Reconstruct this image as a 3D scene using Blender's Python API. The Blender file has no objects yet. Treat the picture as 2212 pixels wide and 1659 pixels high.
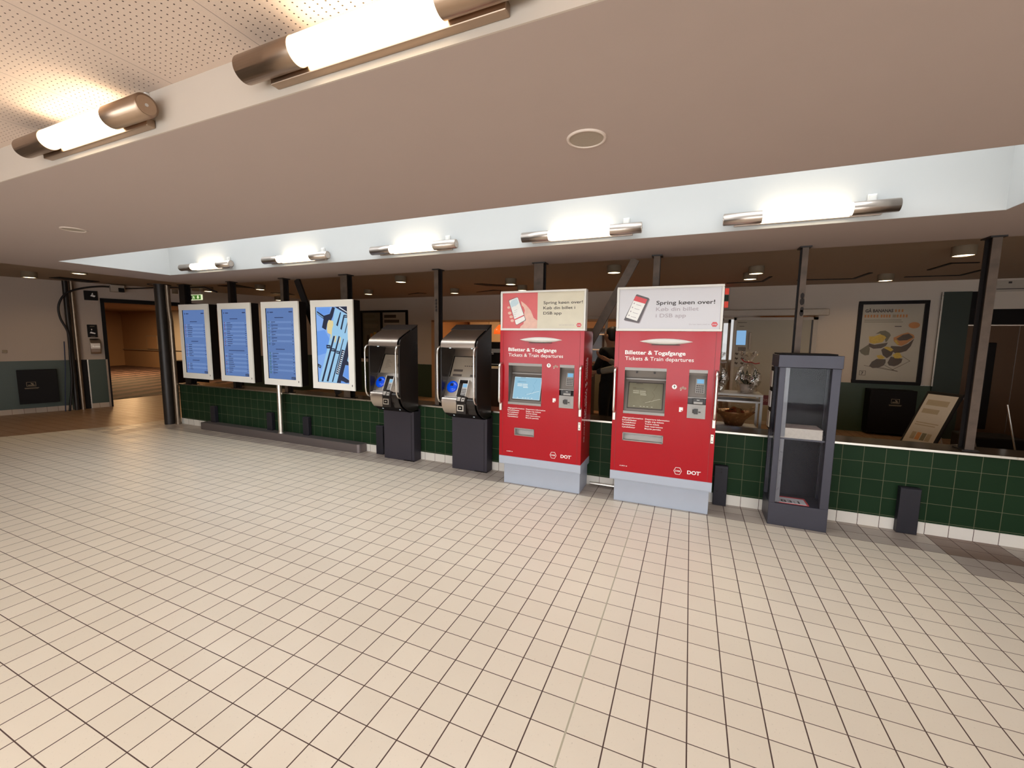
import bpy, bmesh, math, random
from mathutils import Vector, Matrix
random.seed(7)
SC = bpy.context.scene
COL = SC.collection
PI = math.pi

# ------------------------------------------------------------------ camera
cam_data = bpy.data.cameras.new('camera')
cam_data.sensor_width = 36.0
cam_data.lens = 36.0 * 900.171 / 2212.0
cam_data.clip_start = 0.05
cam_data.clip_end = 200
cam = bpy.data.objects.new('camera', cam_data)
COL.objects.link(cam)
_p, _r, _a = -0.11009, 0.012575, 0.402175
_right = Vector((math.cos(_a), math.sin(_a), 0)); _fwd = Vector((-math.sin(_a), math.cos(_a), 0)); _up = Vector((0, 0, 1))
_f2 = math.cos(_p) * _fwd + math.sin(_p) * _up
_u2 = -math.sin(_p) * _fwd + math.cos(_p) * _up
_r3 = math.cos(_r) * _right + math.sin(_r) * _u2
_u3 = -math.sin(_r) * _right + math.cos(_r) * _u2
_m = Matrix.Identity(4)
for i in range(3):
    _m[i][0] = _r3[i]; _m[i][1] = _u3[i]; _m[i][2] = -_f2[i]
_m[0][3], _m[1][3], _m[2][3] = -0.0707, -4.406, 1.5792
cam.matrix_world = _m
SC.camera = cam

# ------------------------------------------------------------------ sky, daylight, exposure
W = bpy.data.worlds.new('daylight'); SC.world = W; W.use_nodes = True
_bg = W.node_tree.nodes['Background']
_bg.inputs[0].default_value = (0.93, 0.97, 1.0, 1)
_bg.inputs[1].default_value = 6.0
SC.view_settings.view_transform = 'Standard'
SC.view_settings.look = 'None'
SC.view_settings.gamma = 1
SC.view_settings.use_curve_mapping = False
SC.view_settings.exposure = 0.0
SC.cycles.max_bounces = 7
SC.cycles.diffuse_bounces = 4
SC.cycles.sample_clamp_indirect = 4
SC.cycles.caustics_reflective = False
SC.cycles.caustics_refractive = False

def portal(name, loc, rot, sx, sy):
    l = bpy.data.lights.new(name, 'AREA'); l.shape = 'RECTANGLE'; l.size = sx; l.size_y = sy
    l.cycles.is_portal = True
    o = bpy.data.objects.new(name, l); COL.objects.link(o); o.location = loc; o.rotation_euler = rot
    return o
WELL = (-6.95, 1.685, -1.89, -0.735)
SOF = 2.406
portal('skylight_daylight', ((WELL[0]+WELL[1])/2, (WELL[2]+WELL[3])/2, 3.34), (0, 0, 0), WELL[1]-WELL[0], WELL[3]-WELL[2])
portal('front_window_daylight', (0.2, -7.68, 1.0), (PI/2, 0, PI), 10.8, 1.8)
portal('added_hall_skylight', (-1.0, -5.2, 2.70), (0, 0, 0), 9.0, 0.8)  # unseen skylight behind the camera, added to brighten the floor

WARM = (1.0, 0.74, 0.42)
TUBE_E = 8.0
DOWN_W = 4.5

# ------------------------------------------------------------------ material helpers
def newmat(name):
    m = bpy.data.materials.new(name); m.use_nodes = True
    nt = m.node_tree; b = nt.nodes['Principled BSDF']
    return m, nt, b
class NG:
    def __init__(s, nt): s.nt = nt
    def n(s, t, **k):
        x = s.nt.nodes.new(t)
        for a, v in k.items(): setattr(x, a, v)
        return x
    def put(s, sock, v):
        if isinstance(v, (int, float)): sock.default_value = v
        elif isinstance(v, (tuple, list)): sock.default_value = v
        else: s.nt.links.new(v, sock)
    def m(s, op, a, b=0.0, c=None, clamp=False):
        x = s.n('ShaderNodeMath', operation=op, use_clamp=clamp)
        s.put(x.inputs[0], a); s.put(x.inputs[1], b)
        if c is not None: s.put(x.inputs[2], c)
        return x.outputs[0]
    def mix(s, f, a, b, mode='MIX'):
        x = s.n('ShaderNodeMix', data_type='RGBA', blend_type=mode)
        s.put(x.inputs[0], f); s.put(x.inputs[6], a); s.put(x.inputs[7], b)
        return x.outputs[2]
    def pos(s):
        t = s.n('ShaderNodeTexCoord'); q = s.n('ShaderNodeSeparateXYZ'); s.nt.links.new(t.outputs['Object'], q.inputs[0])
        return t.outputs['Object'], q.outputs[0], q.outputs[1], q.outputs[2]
    def noise(s, vec, scale, detail=3, rough=0.5):
        x = s.n('ShaderNodeTexNoise'); s.nt.links.new(vec, x.inputs['Vector']); x.inputs['Scale'].default_value = scale
        x.inputs['Detail'].default_value = detail; x.inputs['Roughness'].default_value = rough
        return x.outputs['Fac']
    def rand2(s, a, b):
        c = s.n('ShaderNodeCombineXYZ'); s.put(c.inputs[0], a); s.put(c.inputs[1], b)
        w = s.n('ShaderNodeTexWhiteNoise', noise_dimensions='2D'); s.nt.links.new(c.outputs[0], w.inputs['Vector'])
        return w.outputs['Value']
    def bump(s, h, strength=0.2, dist=0.002):
        b = s.n('ShaderNodeBump'); s.put(b.inputs['Height'], h); b.inputs['Strength'].default_value = strength; b.inputs['Distance'].default_value = dist
        return b.outputs[0]

def lin(c):
    def f(x):
        x /= 255.0
        return x/12.92 if x <= 0.04045 else ((x+0.055)/1.055)**2.4
    return (f(c[0]), f(c[1]), f(c[2]), 1)

def plain(name, rgb, rough=0.5, metal=0.0, var=0.06, scale=30, spec=0.5, coat=0.0, brushed=None):
    m, nt, b = newmat(name); g = NG(nt)
    v, x, y, z = g.pos()
    if brushed:
        mp = g.n('ShaderNodeMapping'); nt.links.new(v, mp.inputs[0]); mp.inputs['Scale'].default_value = brushed; v2 = mp.outputs[0]
        nz = g.noise(v2, 1.0, 4)
    else:
        nz = g.noise(v, scale)
    c = (rgb[0], rgb[1], rgb[2], 1)
    lo = tuple(q*(1-var) for q in c[:3])+(1,); hi = tuple(min(1, q*(1+var)) for q in c[:3])+(1,)
    g.put(b.inputs['Base Color'], g.mix(nz, lo, hi))
    b.inputs['Metallic'].default_value = metal
    g.put(b.inputs['Roughness'], g.m('MULTIPLY_ADD', nz, 0.16, rough-0.08))
    b.inputs['Specular IOR Level'].default_value = spec
    b.inputs['Coat Weight'].default_value = coat
    b.inputs['Coat Roughness'].default_value = 0.08
    if brushed: nt.links.new(g.bump(nz, 0.12, 0.001), b.inputs['Normal'])
    return m

def glow(name, rgb, strength=1.0, rough=0.3, base=(0.02, 0.02, 0.02)):
    m, nt, b = newmat(name)
    b.inputs['Base Color'].default_value = (*base, 1); b.inputs['Roughness'].default_value = rough
    b.inputs['Emission Color'].default_value = (rgb[0], rgb[1], rgb[2], 1); b.inputs['Emission Strength'].default_value = strength
    return m

def mat_floor():
    m, nt, b = newmat('floor_tiles'); g = NG(nt)
    v, x, y, z = g.pos()
    tx = g.m('DIVIDE', x, 0.15); ty = g.m('DIVIDE', g.m('SUBTRACT', y, 0.081), 0.15)
    ix = g.m('FLOOR', tx); iy = g.m('FLOOR', ty)
    fx = g.m('ABSOLUTE', g.m('SUBTRACT', g.m('SUBTRACT', tx, ix), 0.5)); fy = g.m('ABSOLUTE', g.m('SUBTRACT', g.m('SUBTRACT', ty, iy), 0.5))
    gx = g.m('GREATER_THAN', fx, 0.5-0.0185); gy = g.m('GREATER_THAN', fy, 0.5-0.0135)
    grout = g.m('MAXIMUM', gx, gy)
    r = g.rand2(ix, iy); r2 = g.rand2(iy, ix)
    n1 = g.noise(v, 4.0, 4); n2 = g.noise(v, 90.0, 3, 0.7)
    base = g.mix(r, (0.72, 0.63, 0.505, 1), (0.765, 0.67, 0.54, 1))
    base = g.mix(g.m('MULTIPLY', n1, 0.22), base, (0.60, 0.47, 0.37, 1))
    # greyer border rows along the tiled wall, browner tiles in places
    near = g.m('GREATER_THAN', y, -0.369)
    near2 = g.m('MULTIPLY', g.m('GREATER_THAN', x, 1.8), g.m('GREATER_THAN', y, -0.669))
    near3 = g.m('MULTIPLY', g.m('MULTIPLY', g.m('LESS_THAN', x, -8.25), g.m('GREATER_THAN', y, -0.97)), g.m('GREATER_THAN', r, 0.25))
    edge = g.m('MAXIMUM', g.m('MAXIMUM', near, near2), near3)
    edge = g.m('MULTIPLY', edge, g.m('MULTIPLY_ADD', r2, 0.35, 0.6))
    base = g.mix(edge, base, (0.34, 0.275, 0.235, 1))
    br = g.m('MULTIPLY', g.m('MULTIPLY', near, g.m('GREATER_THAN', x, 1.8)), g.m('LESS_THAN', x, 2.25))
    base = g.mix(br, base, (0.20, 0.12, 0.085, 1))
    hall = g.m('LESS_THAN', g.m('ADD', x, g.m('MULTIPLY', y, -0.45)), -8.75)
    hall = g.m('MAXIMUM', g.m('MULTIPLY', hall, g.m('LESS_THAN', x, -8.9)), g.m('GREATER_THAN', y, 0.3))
    base = g.mix(hall, base, (0.30, 0.175, 0.10, 1))  # brown hall tiles, with the dimmer light there also put into the colour
    spk = g.m('LESS_THAN', n2, 0.34)
    base = g.mix(g.m('MULTIPLY', spk, 0.25), base, (0.28, 0.2, 0.15, 1))
    pale = g.m('MULTIPLY', g.m('LESS_THAN', g.m('ABSOLUTE', g.m('SUBTRACT', x, -0.45)), 0.0038), g.m('LESS_THAN', y, -0.40))
    gc = g.mix(n1, (0.045, 0.022, 0.017, 1), (0.10, 0.052, 0.038, 1))
    gc = g.mix(pale, gc, (0.42, 0.37, 0.27, 1))
    g.put(b.inputs['Base Color'], g.mix(g.m('MAXIMUM', grout, pale), base, gc))
    rg = g.m('MULTIPLY_ADD', n1, 0.2, 0.26)
    rg = g.m('MAXIMUM', rg, g.m('MULTIPLY', grout, 0.8))
    g.put(b.inputs['Roughness'], rg)
    h = g.m('SUBTRACT', 1.0, grout)
    nt.links.new(g.bump(g.m('ADD', h, g.m('MULTIPLY', n2, 0.12)), 0.5, 0.002), b.inputs['Normal'])
    return m

def mat_tiles(name, c0, c1, grout_c, z0, size, w, axis='x', rough=0.22, bumpd=0.002, onlyx=False, off=0.0):
    m, nt, b = newmat(name); g = NG(nt)
    v, x, y, z = g.pos()
    a = x if axis == 'x' else y
    tx = g.m('DIVIDE', g.m('SUBTRACT', a, off), size); tz = g.m('DIVIDE', g.m('SUBTRACT', z, z0), size)
    ix = g.m('FLOOR', tx); iz = g.m('FLOOR', tz)
    fx = g.m('ABSOLUTE', g.m('SUBTRACT', g.m('SUBTRACT', tx, ix), 0.5)); fz = g.m('ABSOLUTE', g.m('SUBTRACT', g.m('SUBTRACT', tz, iz), 0.5))
    gr = g.m('GREATER_THAN', fx, 0.5-w)
    if not onlyx: gr = g.m('MAXIMUM', gr, g.m('GREATER_THAN', fz, 0.5-w))
    r = g.rand2(ix, iz); n1 = g.noise(v, 6, 3)
    b.inputs['Specular IOR Level'].default_value = 0.05
    base = g.mix(g.m('MULTIPLY_ADD', r, 0.7, g.m('MULTIPLY', n1, 0.3)), (*c0, 1), (*c1, 1))
    g.put(b.inputs['Base Color'], g.mix(gr, base, (*grout_c, 1)))
    g.put(b.inputs['Roughness'], g.m('MAXIMUM', g.m('MULTIPLY_ADD', n1, 0.14, rough-0.06), g.m('MULTIPLY', gr, 0.8)))
    nt.links.new(g.bump(g.m('SUBTRACT', 1.0, gr), 0.5, bumpd), b.inputs['Normal'])
    return m

def mat_perf():
    m, nt, b = newmat('perforated_panels'); g = NG(nt)
    v, x, y, z = g.pos()
    pw = 0.54
    tx = g.m('DIVIDE', g.m('ADD', x, 1.5), pw)
    px = g.m('MULTIPLY', g.m('SUBTRACT', tx, g.m('FLOOR', tx)), pw)     # 0..pw in a panel
    seam = g.m('LESS_THAN', g.m('MINIMUM', px, g.m('SUBTRACT', pw, px)), 0.0016)
    inx = g.m('MULTIPLY', g.m('GREATER_THAN', px, 0.03), g.m('LESS_THAN', px, pw-0.03))
    iny = g.m('LESS_THAN', y, -3.318)
    hx = g.m('DIVIDE', g.m('SUBTRACT', px, 0.0225), 0.033); hy = g.m('DIVIDE', y, 0.0165)
    dx = g.m('MULTIPLY', g.m('SUBTRACT', g.m('SUBTRACT', hx, g.m('FLOOR', hx)), 0.5), 0.033)
    dy = g.m('MULTIPLY', g.m('SUBTRACT', g.m('SUBTRACT', hy, g.m('FLOOR', hy)), 0.5), 0.0165)
    d = g.m('ADD', g.m('POWER', g.m('DIVIDE', dx, 0.0031), 2.0), g.m('POWER', g.m('DIVIDE', dy, 0.0024), 2.0))
    hole = g.m('MULTIPLY', g.m('LESS_THAN', d, 1.0), g.m('MULTIPLY', inx, iny))
    n1 = g.noise(v, 200, 2)
    base = g.mix(n1, (0.56, 0.44, 0.36, 1), (0.66, 0.52, 0.43, 1))
    base = g.mix(seam, base, (0.3, 0.24, 0.2, 1))
    g.put(b.inputs['Base Color'], g.mix(hole, base, (0.05, 0.028, 0.02, 1)))
    b.inputs['Roughness'].default_value = 0.85
    nt.links.new(g.bump(g.m('ADD', g.m('SUBTRACT', 1.0, hole), g.m('MULTIPLY', n1, 0.1)), 0.5, 0.002), b.inputs['Normal'])
    return m

def mat_twotone(name, zb, up, low, line=(0.3, 0.25, 0.2)):
    m, nt, b = newmat(name); g = NG(nt)
    v, x, y, z = g.pos()
    s = g.m('GREATER_THAN', z, zb)
    n1 = g.noise(v, 60, 3); n2 = g.noise(v, 0.8, 2)
    u = g.mix(n1, tuple(q*0.94 for q in up)+(1,), (*up, 1)); u = g.mix(g.m('MULTIPLY', n2, 0.2), u, tuple(q*0.8 for q in up)+(1,))
    l = g.mix(n1, (*low, 1), tuple(q*1.25 for q in low)+(1,))
    g.put(b.inputs['Base Color'], g.mix(s, l, u))
    g.put(b.inputs['Roughness'], g.m('MULTIPLY_ADD', s, 0.35, 0.4))
    nt.links.new(g.bump(n1, 0.15, 0.002), b.inputs['Normal'])
    return m

def mat_granite():
    m, nt, b = newmat('ledge_stone'); g = NG(nt)
    v, x, y, z = g.pos()
    n1 = g.noise(v, 120, 3, 0.7)
    tx = g.m('DIVIDE', x, 0.3); f = g.m('ABSOLUTE', g.m('SUBTRACT', g.m('SUBTRACT', tx, g.m('FLOOR', tx)), 0.5))
    gr = g.m('GREATER_THAN', f, 0.493)
    c = g.mix(n1, (0.030, 0.020, 0.013, 1), (0.07, 0.048, 0.03, 1))
    g.put(b.inputs['Base Color'], g.mix(gr, c, (0.01, 0.008, 0.006, 1)))
    b.inputs['Roughness'].default_value = 0.2; b.inputs['Specular IOR Level'].default_value = 0.22
    return m

def mat_film():
    m, nt, b = newmat('clear_cellophane'); g = NG(nt)
    v, x, y, z = g.pos()
    n = g.noise(v, 11, 4, 0.6)
    tr = g.n('ShaderNodeBsdfTransparent'); gl = g.n('ShaderNodeBsdfGlossy'); gl.inputs['Roughness'].default_value = 0.12
    gl.inputs['Color'].default_value = (0.95, 0.93, 0.9, 1)
    nt.links.new(g.bump(n, 1.0, 0.02), gl.inputs['Normal'])
    mx = g.n('ShaderNodeMixShader'); g.put(mx.inputs[0], g.m('MULTIPLY_ADD', g.m('GREATER_THAN', n, 0.56), 0.40, 0.18))
    nt.links.new(tr.outputs[0], mx.inputs[1]); nt.links.new(gl.outputs[0], mx.inputs[2])
    nt.links.new(mx.outputs[0], nt.nodes['Material Output'].inputs[0])
    return m

def mat_pane(name, tint=(1, 1, 1), refl=0.10):
    m, nt, b = newmat(name); g = NG(nt)
    tr = g.n('ShaderNodeBsdfTransparent'); tr.inputs[0].default_value = (*tint, 1)
    gl = g.n('ShaderNodeBsdfGlossy'); gl.inputs['Roughness'].default_value = 0.03
    fr = g.n('ShaderNodeFresnel'); fr.inputs[0].default_value = 1.5; ge = g.n('ShaderNodeNewGeometry')
    mx = g.n('ShaderNodeMixShader'); g.put(mx.inputs[0], g.m('MULTIPLY', g.m('MULTIPLY', fr.outputs[0], refl*10.0, clamp=True), g.m('SUBTRACT', 1.0, ge.outputs['Backfacing'])))
    nt.links.new(tr.outputs[0], mx.inputs[1]); nt.links.new(gl.outputs[0], mx.inputs[2])
    nt.links.new(mx.outputs[0], nt.nodes['Material Output'].inputs[0])
    return m

def mat_carpet():
    m, nt, b = newmat('striped_mat'); g = NG(nt)
    v, x, y, z = g.pos()
    s = g.m('SINE', g.m('MULTIPLY', g.m('ADD', x, g.m('MULTIPLY', y, 0.5)), 9.0))
    n = g.noise(v, 3, 3)
    k = g.m('GREATER_THAN', g.m('ADD', s, g.m('MULTIPLY', g.m('SUBTRACT', n, 0.5), 3.0)), 0.1)
    g.put(b.inputs['Base Color'], g.mix(k, (0.035, 0.02, 0.018, 1), (0.20, 0.12, 0.10, 1)))
    b.inputs['Roughness'].default_value = 0.7
    return m

M = {}
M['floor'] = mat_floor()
M['green_tile'] = mat_tiles('green_wall_tiles', (0.013, 0.030, 0.014), (0.018, 0.040, 0.019), (0.13, 0.13, 0.08), -0.038, 0.15, 0.0125)
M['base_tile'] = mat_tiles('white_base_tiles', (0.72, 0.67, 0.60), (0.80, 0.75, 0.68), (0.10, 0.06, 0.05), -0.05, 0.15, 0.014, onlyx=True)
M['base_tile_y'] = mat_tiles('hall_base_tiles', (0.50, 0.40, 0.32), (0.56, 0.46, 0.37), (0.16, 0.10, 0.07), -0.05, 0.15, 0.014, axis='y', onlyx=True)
M['ledge'] = mat_granite()
M['alu_trim'] = plain('aluminium_edge', (0.62, 0.58, 0.52), 0.3, 1.0)
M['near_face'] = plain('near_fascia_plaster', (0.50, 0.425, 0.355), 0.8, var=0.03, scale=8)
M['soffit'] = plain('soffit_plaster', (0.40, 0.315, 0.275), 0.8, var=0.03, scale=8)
M['well'] = plain('well_plaster', (0.47, 0.468, 0.452), 0.7, var=0.02, scale=6)
M['perf'] = mat_perf()
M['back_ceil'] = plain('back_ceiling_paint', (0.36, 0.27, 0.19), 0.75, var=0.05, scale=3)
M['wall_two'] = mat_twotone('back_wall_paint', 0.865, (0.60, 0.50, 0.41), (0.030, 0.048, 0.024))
M['wall_left'] = mat_twotone('left_wall_paint', 1.02, (0.52, 0.42, 0.35), (0.035, 0.052, 0.036))
M['wall_plain'] = plain('plain_wall_paint', (0.52, 0.42, 0.34), 0.8, var=0.04, scale=4)
M['corridor'] = plain('corridor_wall_paint', (0.50, 0.33, 0.20), 0.8, var=0.06, scale=1.5)
M['black'] = plain('black_metal', (0.006, 0.004, 0.0035), 0.5, var=0.2, spec=0.15)
M['dark_steel'] = plain('dark_painted_steel', (0.030, 0.024, 0.021), 0.4, 0.3, var=0.35, scale=9)
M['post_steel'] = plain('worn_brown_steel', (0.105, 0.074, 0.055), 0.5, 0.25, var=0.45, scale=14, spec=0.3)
M['post_dark'] = plain('dark_and_shaded_steel', (0.010, 0.006, 0.005), 0.5, 0.1, var=0.3, scale=14)
M['stain'] = plain('dark_rust_stain', (0.012, 0.007, 0.005), 0.8)
M['cover'] = plain('charcoal_cover_metal', (0.022, 0.020, 0.026), 0.45, 0.1, var=0.12, spec=0.25)
M['stand'] = plain('slate_grey_steel', (0.044, 0.042, 0.057), 0.42, 0.35, var=0.12, scale=5)
M['strip_reflection'] = plain('pale_reflection_strip', (0.13, 0.13, 0.15), 0.3)
M['stand_in'] = plain('dark_slate_panel', (0.016, 0.015, 0.022), 0.6, var=0.2, scale=5, spec=0.2)
M['pedestal'] = plain('dark_grey_pedestal_paint', (0.040, 0.034, 0.044), 0.55, 0.1, var=0.1, spec=0.3)
M['plinth_metal'] = plain('grey_plinth_metal', (0.22, 0.185, 0.18), 0.45, 0.7, brushed=(3, 60, 60))
M['steel'] = plain('brushed_stainless_steel', (0.62, 0.55, 0.49), 0.3, 1.0, brushed=(4, 80, 300))
M['steel_x'] = plain('brushed_stainless_steel_sheet', (0.56, 0.49, 0.43), 0.34, 1.0, brushed=(3, 200, 200))
M['tvm_steel'] = plain('matt_grey_steel', (0.19, 0.165, 0.145), 0.4, 0.5, brushed=(3, 200, 200))
M['tvm_strip'] = plain('pale_steel_strip', (0.30, 0.28, 0.26), 0.45, 0.4)
M['steel_light'] = plain('satin_stainless_steel', (0.80, 0.76, 0.70), 0.3, 1.0)
M['lamp_steel'] = plain('lamp_cap_steel', (0.55, 0.47, 0.41), 0.32, 1.0, brushed=(3, 150, 150))
M['lamp_bronze'] = plain('lamp_cap_warm_steel', (0.42, 0.31, 0.23), 0.34, 1.0, brushed=(3, 150, 150))
M['grey_metal'] = plain('pale_grey_metal', (0.52, 0.50, 0.48), 0.4, 0.4)
M['graphite'] = plain('graphite_side_panel', (0.020, 0.015, 0.013), 0.3, 0.2, var=0.3, scale=3)
M['canopy_top'] = plain('canopy_top_steel', (0.13, 0.115, 0.11), 0.45, 0.8)
M['red'] = plain('glossy_red_paint', (0.41, 0.005, 0.012), 0.13, var=0.04, scale=3, spec=0.25)
M['red_edge'] = plain('dark_red_seam', (0.22, 0.006, 0.008), 0.4)
M['skirt'] = plain('pale_blue_grey_paint', (0.42, 0.46, 0.54), 0.45, var=0.04, scale=8)
M['white'] = plain('white_plastic', (0.70, 0.67, 0.62), 0.35, var=0.02)
M['white_print'] = plain('white_print', (0.88, 0.86, 0.82), 0.5, var=0.02)
M['bezel'] = plain('white_bezel', (0.93, 0.90, 0.83), 0.4, var=0.02, scale=4)
M['cream'] = plain('cream_poster_paper', (0.62, 0.56, 0.43), 0.35, var=0.10, scale=7)
M['paper'] = plain('white_poster_paper', (0.60, 0.58, 0.60), 0.4, var=0.03, scale=5)
M['ink'] = plain('black_print', (0.030, 0.020, 0.018), 0.5)
M['ink_grey'] = plain('grey_print', (0.38, 0.33, 0.35), 0.5)
M['poster_red'] = plain('coral_red_print', (0.62, 0.12, 0.12), 0.4, var=0.12, scale=8)
M['logo_red'] = plain('logo_red_print', (0.60, 0.06, 0.07), 0.4)
M['skin_print'] = plain('hand_print', (0.72, 0.44, 0.35), 0.45, var=0.15, scale=25)
M['phone_dark'] = plain('dark_phone_print', (0.10, 0.085, 0.09), 0.4)
M['phone_paper'] = plain('pale_phone_print', (0.78, 0.76, 0.72), 0.4)
M['phone_blue'] = plain('pale_blue_print', (0.50, 0.62, 0.66), 0.4)
M['lcd'] = glow('lcd_blue', lin((125, 185, 225)), 0.9)
M['tvm_screen'] = glow('ticket_screen_lit', lin((150, 200, 225)), 0.85)
M['tvm_screen_w'] = glow('ticket_screen_white', lin((225, 238, 240)), 0.9)
M['tvm_screen_b'] = glow('ticket_screen_shape', lin((125, 182, 212)), 0.85)
M['tvm_off'] = plain('dim_ticket_screen', (0.19, 0.175, 0.12), 0.2, var=0.12, scale=12)
M['tvm_off_l'] = plain('dim_screen_buttons', (0.38, 0.36, 0.27), 0.3)
M['kiosk_screen'] = plain('greige_kiosk_screen', (0.36, 0.29, 0.22), 0.18, var=0.05, scale=8)
M['kiosk_screen_d'] = plain('dark_kiosk_buttons', (0.10, 0.075, 0.065), 0.2)
M['blue_disc'] = glow('blue_card_reader', (0.0, 0.06, 0.62), 0.40, 0.12, (0.0, 0.05, 0.5))
M['blue_light'] = glow('light_blue_mark', lin((110, 170, 235)), 0.6)
M['navy'] = plain('navy_sensor', (0.004, 0.01, 0.06), 0.2)
M['scr_a'] = glow('departure_screen_blue', lin((88, 118, 172)), 1.0, 0.25)
M['scr_b'] = glow('departure_screen_light_band', lin((104, 134, 186)), 1.0, 0.25)
M['scr_t'] = glow('departure_screen_text', lin((38, 52, 92)), 1.0)
M['scr_r'] = glow('departure_red_badge', lin((120, 45, 70)), 1.0)
M['scr_g'] = glow('departure_green_badge', lin((48, 98, 92)), 1.0)
M['map_bg'] = glow('map_light_blue', lin((128, 170, 232)), 1.0)
M['map_bl'] = glow('map_mid_blue', lin((100, 150, 226)), 1.0)
M['map_p'] = glow('map_platform_blue', lin((150, 196, 228)), 1.0)
M['map_d'] = glow('map_dark_navy', lin((26, 34, 60)), 1.0)
M['map_y'] = glow('map_yellow_building', lin((222, 204, 150)), 1.0)
M['map_w'] = glow('map_white', lin((225, 232, 240)), 1.0)
M['tube'] = glow('warm_lamp_tube', (1.0, 0.83, 0.58), TUBE_E, base=(0.8, 0.8, 0.8))
M['disc'] = glow('downlight_lens', (1.0, 0.80, 0.50), 6.0, base=(0.8, 0.8, 0.8))
M['cup_white'] = plain('downlight_housing', (0.20, 0.15, 0.10), 0.6, spec=0.2)
M['exit_green'] = glow('exit_sign_green', lin((70, 120, 40)), 0.8)
M['exit_white'] = glow('exit_sign_white', lin((225, 235, 190)), 1.0)
M['frame_black'] = plain('black_poster_frame', (0.006, 0.0035, 0.003), 0.4, spec=0.15)
M['poster_grey'] = plain('taupe_poster_paper', (0.40, 0.34, 0.26), 0.35, var=0.05, scale=6)
M['poster_dim'] = plain('olive_poster_paper', (0.14, 0.115, 0.07), 0.35, var=0.2, scale=6)
M['p_yellow'] = plain('poster_yellow', (0.50, 0.32, 0.035), 0.5, var=0.3, scale=40)
M['p_orange'] = plain('poster_orange', (0.42, 0.16, 0.04), 0.5, var=0.15)
M['p_brown'] = plain('poster_dark_brown', (0.06, 0.035, 0.02), 0.5, var=0.3, scale=30)
M['p_olive'] = plain('poster_olive', (0.12, 0.10, 0.055), 0.5, var=0.2)
M['p_faded'] = plain('poster_faded_ink', (0.28, 0.21, 0.13), 0.5)
M['green_dark'] = plain('dark_green_cladding', (0.014, 0.022, 0.012), 0.5, var=0.15, scale=5)
M['bronze'] = plain('bronze_door_metal', (0.10, 0.052, 0.026), 0.4, 0.4, var=0.15, scale=3)
M['sign_white'] = plain('aged_white_sign', (0.42, 0.35, 0.28), 0.5)
M['olive_door'] = plain('frosted_door_panel', (0.34, 0.28, 0.19), 0.45, var=0.05, scale=2)
M['door_frame'] = plain('beige_door_frame', (0.42, 0.34, 0.26), 0.4)
M['maroon'] = plain('maroon_sticker', (0.13, 0.008, 0.012), 0.4)
M['maroon_t'] = plain('pale_rose_print', (0.45, 0.25, 0.2), 0.5)
M['notice_blue'] = glow('glowing_blue_notice', lin((125, 180, 228)), 0.8)  # printed notice given a glow of its own, no lamp behind it
M['street'] = glow('daylit_window_view', lin((205, 205, 205)), 1.1)
M['store_wall'] = plain('store_wall_paint', (0.55, 0.30, 0.15), 0.7, var=0.1, scale=1)
M['store_cab'] = plain('store_cabinet', (0.80, 0.62, 0.42), 0.5)
M['store_dark'] = plain('store_dark_shelving', (0.03, 0.015, 0.01), 0.5)
M['orange'] = glow('orange_lampshade', (0.85, 0.10, 0.01), 1.0, base=(0.8, 0.2, 0.05))
M['film'] = mat_film()
M['film_gold'] = plain('gold_wrap', (0.35, 0.15, 0.05), 0.25, 0.3, var=0.5, scale=30)
M['leaf'] = plain('dark_green_leaf', (0.012, 0.028, 0.010), 0.5, var=0.3)
M['leaf_red'] = plain('orange_red_petals', (0.42, 0.07, 0.015), 0.6, var=0.4, scale=40)
M['pot'] = plain('white_ceramic_pot', (0.62, 0.52, 0.44), 0.4)
M['ribbon'] = plain('red_ribbon', (0.35, 0.02, 0.02), 0.4)
M['pane'] = mat_pane('clear_glass_pane', refl=0.035)
M['sky_pane'] = mat_pane('skylight_dimming_pane', (0.86, 0.87, 0.88), 0.04)  # tint added to dim the daylight coming down the well
M['pane_y'] = mat_pane('poster_cover_glass', refl=0.04)
M['cloth_black'] = plain('black_cloth', (0.006, 0.004, 0.004), 0.9)
M['cloth_navy'] = plain('navy_cloth', (0.02, 0.02, 0.03), 0.9)
M['cloth_grey'] = plain('grey_knit', (0.27, 0.23, 0.17), 0.9, var=0.2, scale=80)
M['skin'] = plain('skin', (0.45, 0.22, 0.13), 0.55, var=0.06)
M['hair'] = plain('dark_brown_hair', (0.010, 0.005, 0.004), 0.6, var=0.4, scale=60)
M['eye'] = plain('eye_white', (0.6, 0.55, 0.5), 0.3)
M['mag'] = plain('newsprint_pages', (0.50, 0.46, 0.42), 0.7, var=0.15, scale=60)
M['mag_top'] = plain('newspaper_front_page', (0.30, 0.22, 0.19), 0.5, var=0.5, scale=40)
M['rug'] = mat_carpet()
M['cable'] = plain('black_cable', (0.012, 0.010, 0.012), 0.5)
M['cable_blue'] = plain('blue_cable', (0.02, 0.03, 0.08), 0.5)
M['aluframe'] = plain('window_frame_grey', (0.35, 0.33, 0.31), 0.4, 0.5)
M['card_silver'] = plain('silver_bracket', (0.62, 0.58, 0.52), 0.35, 0.8)
M['steel_pipe'] = plain('grey_steel_pipe', (0.30, 0.23, 0.17), 0.35, 0.8, var=0.2)
M['speaker'] = plain('speaker_grille', (0.33, 0.27, 0.21), 0.7, var=0.1, scale=200)
M['speaker_rim'] = plain('speaker_rim', (0.62, 0.52, 0.45), 0.5)
M['stripe_red'] = glow('red_stripe', lin((215, 60, 40)), 0.8)
M['stripe_green'] = plain('green_stripe', (0.01, 0.05, 0.015), 0.5)
M['stripe_white'] = plain('pale_stripe', (0.35, 0.30, 0.24), 0.5)

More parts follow.
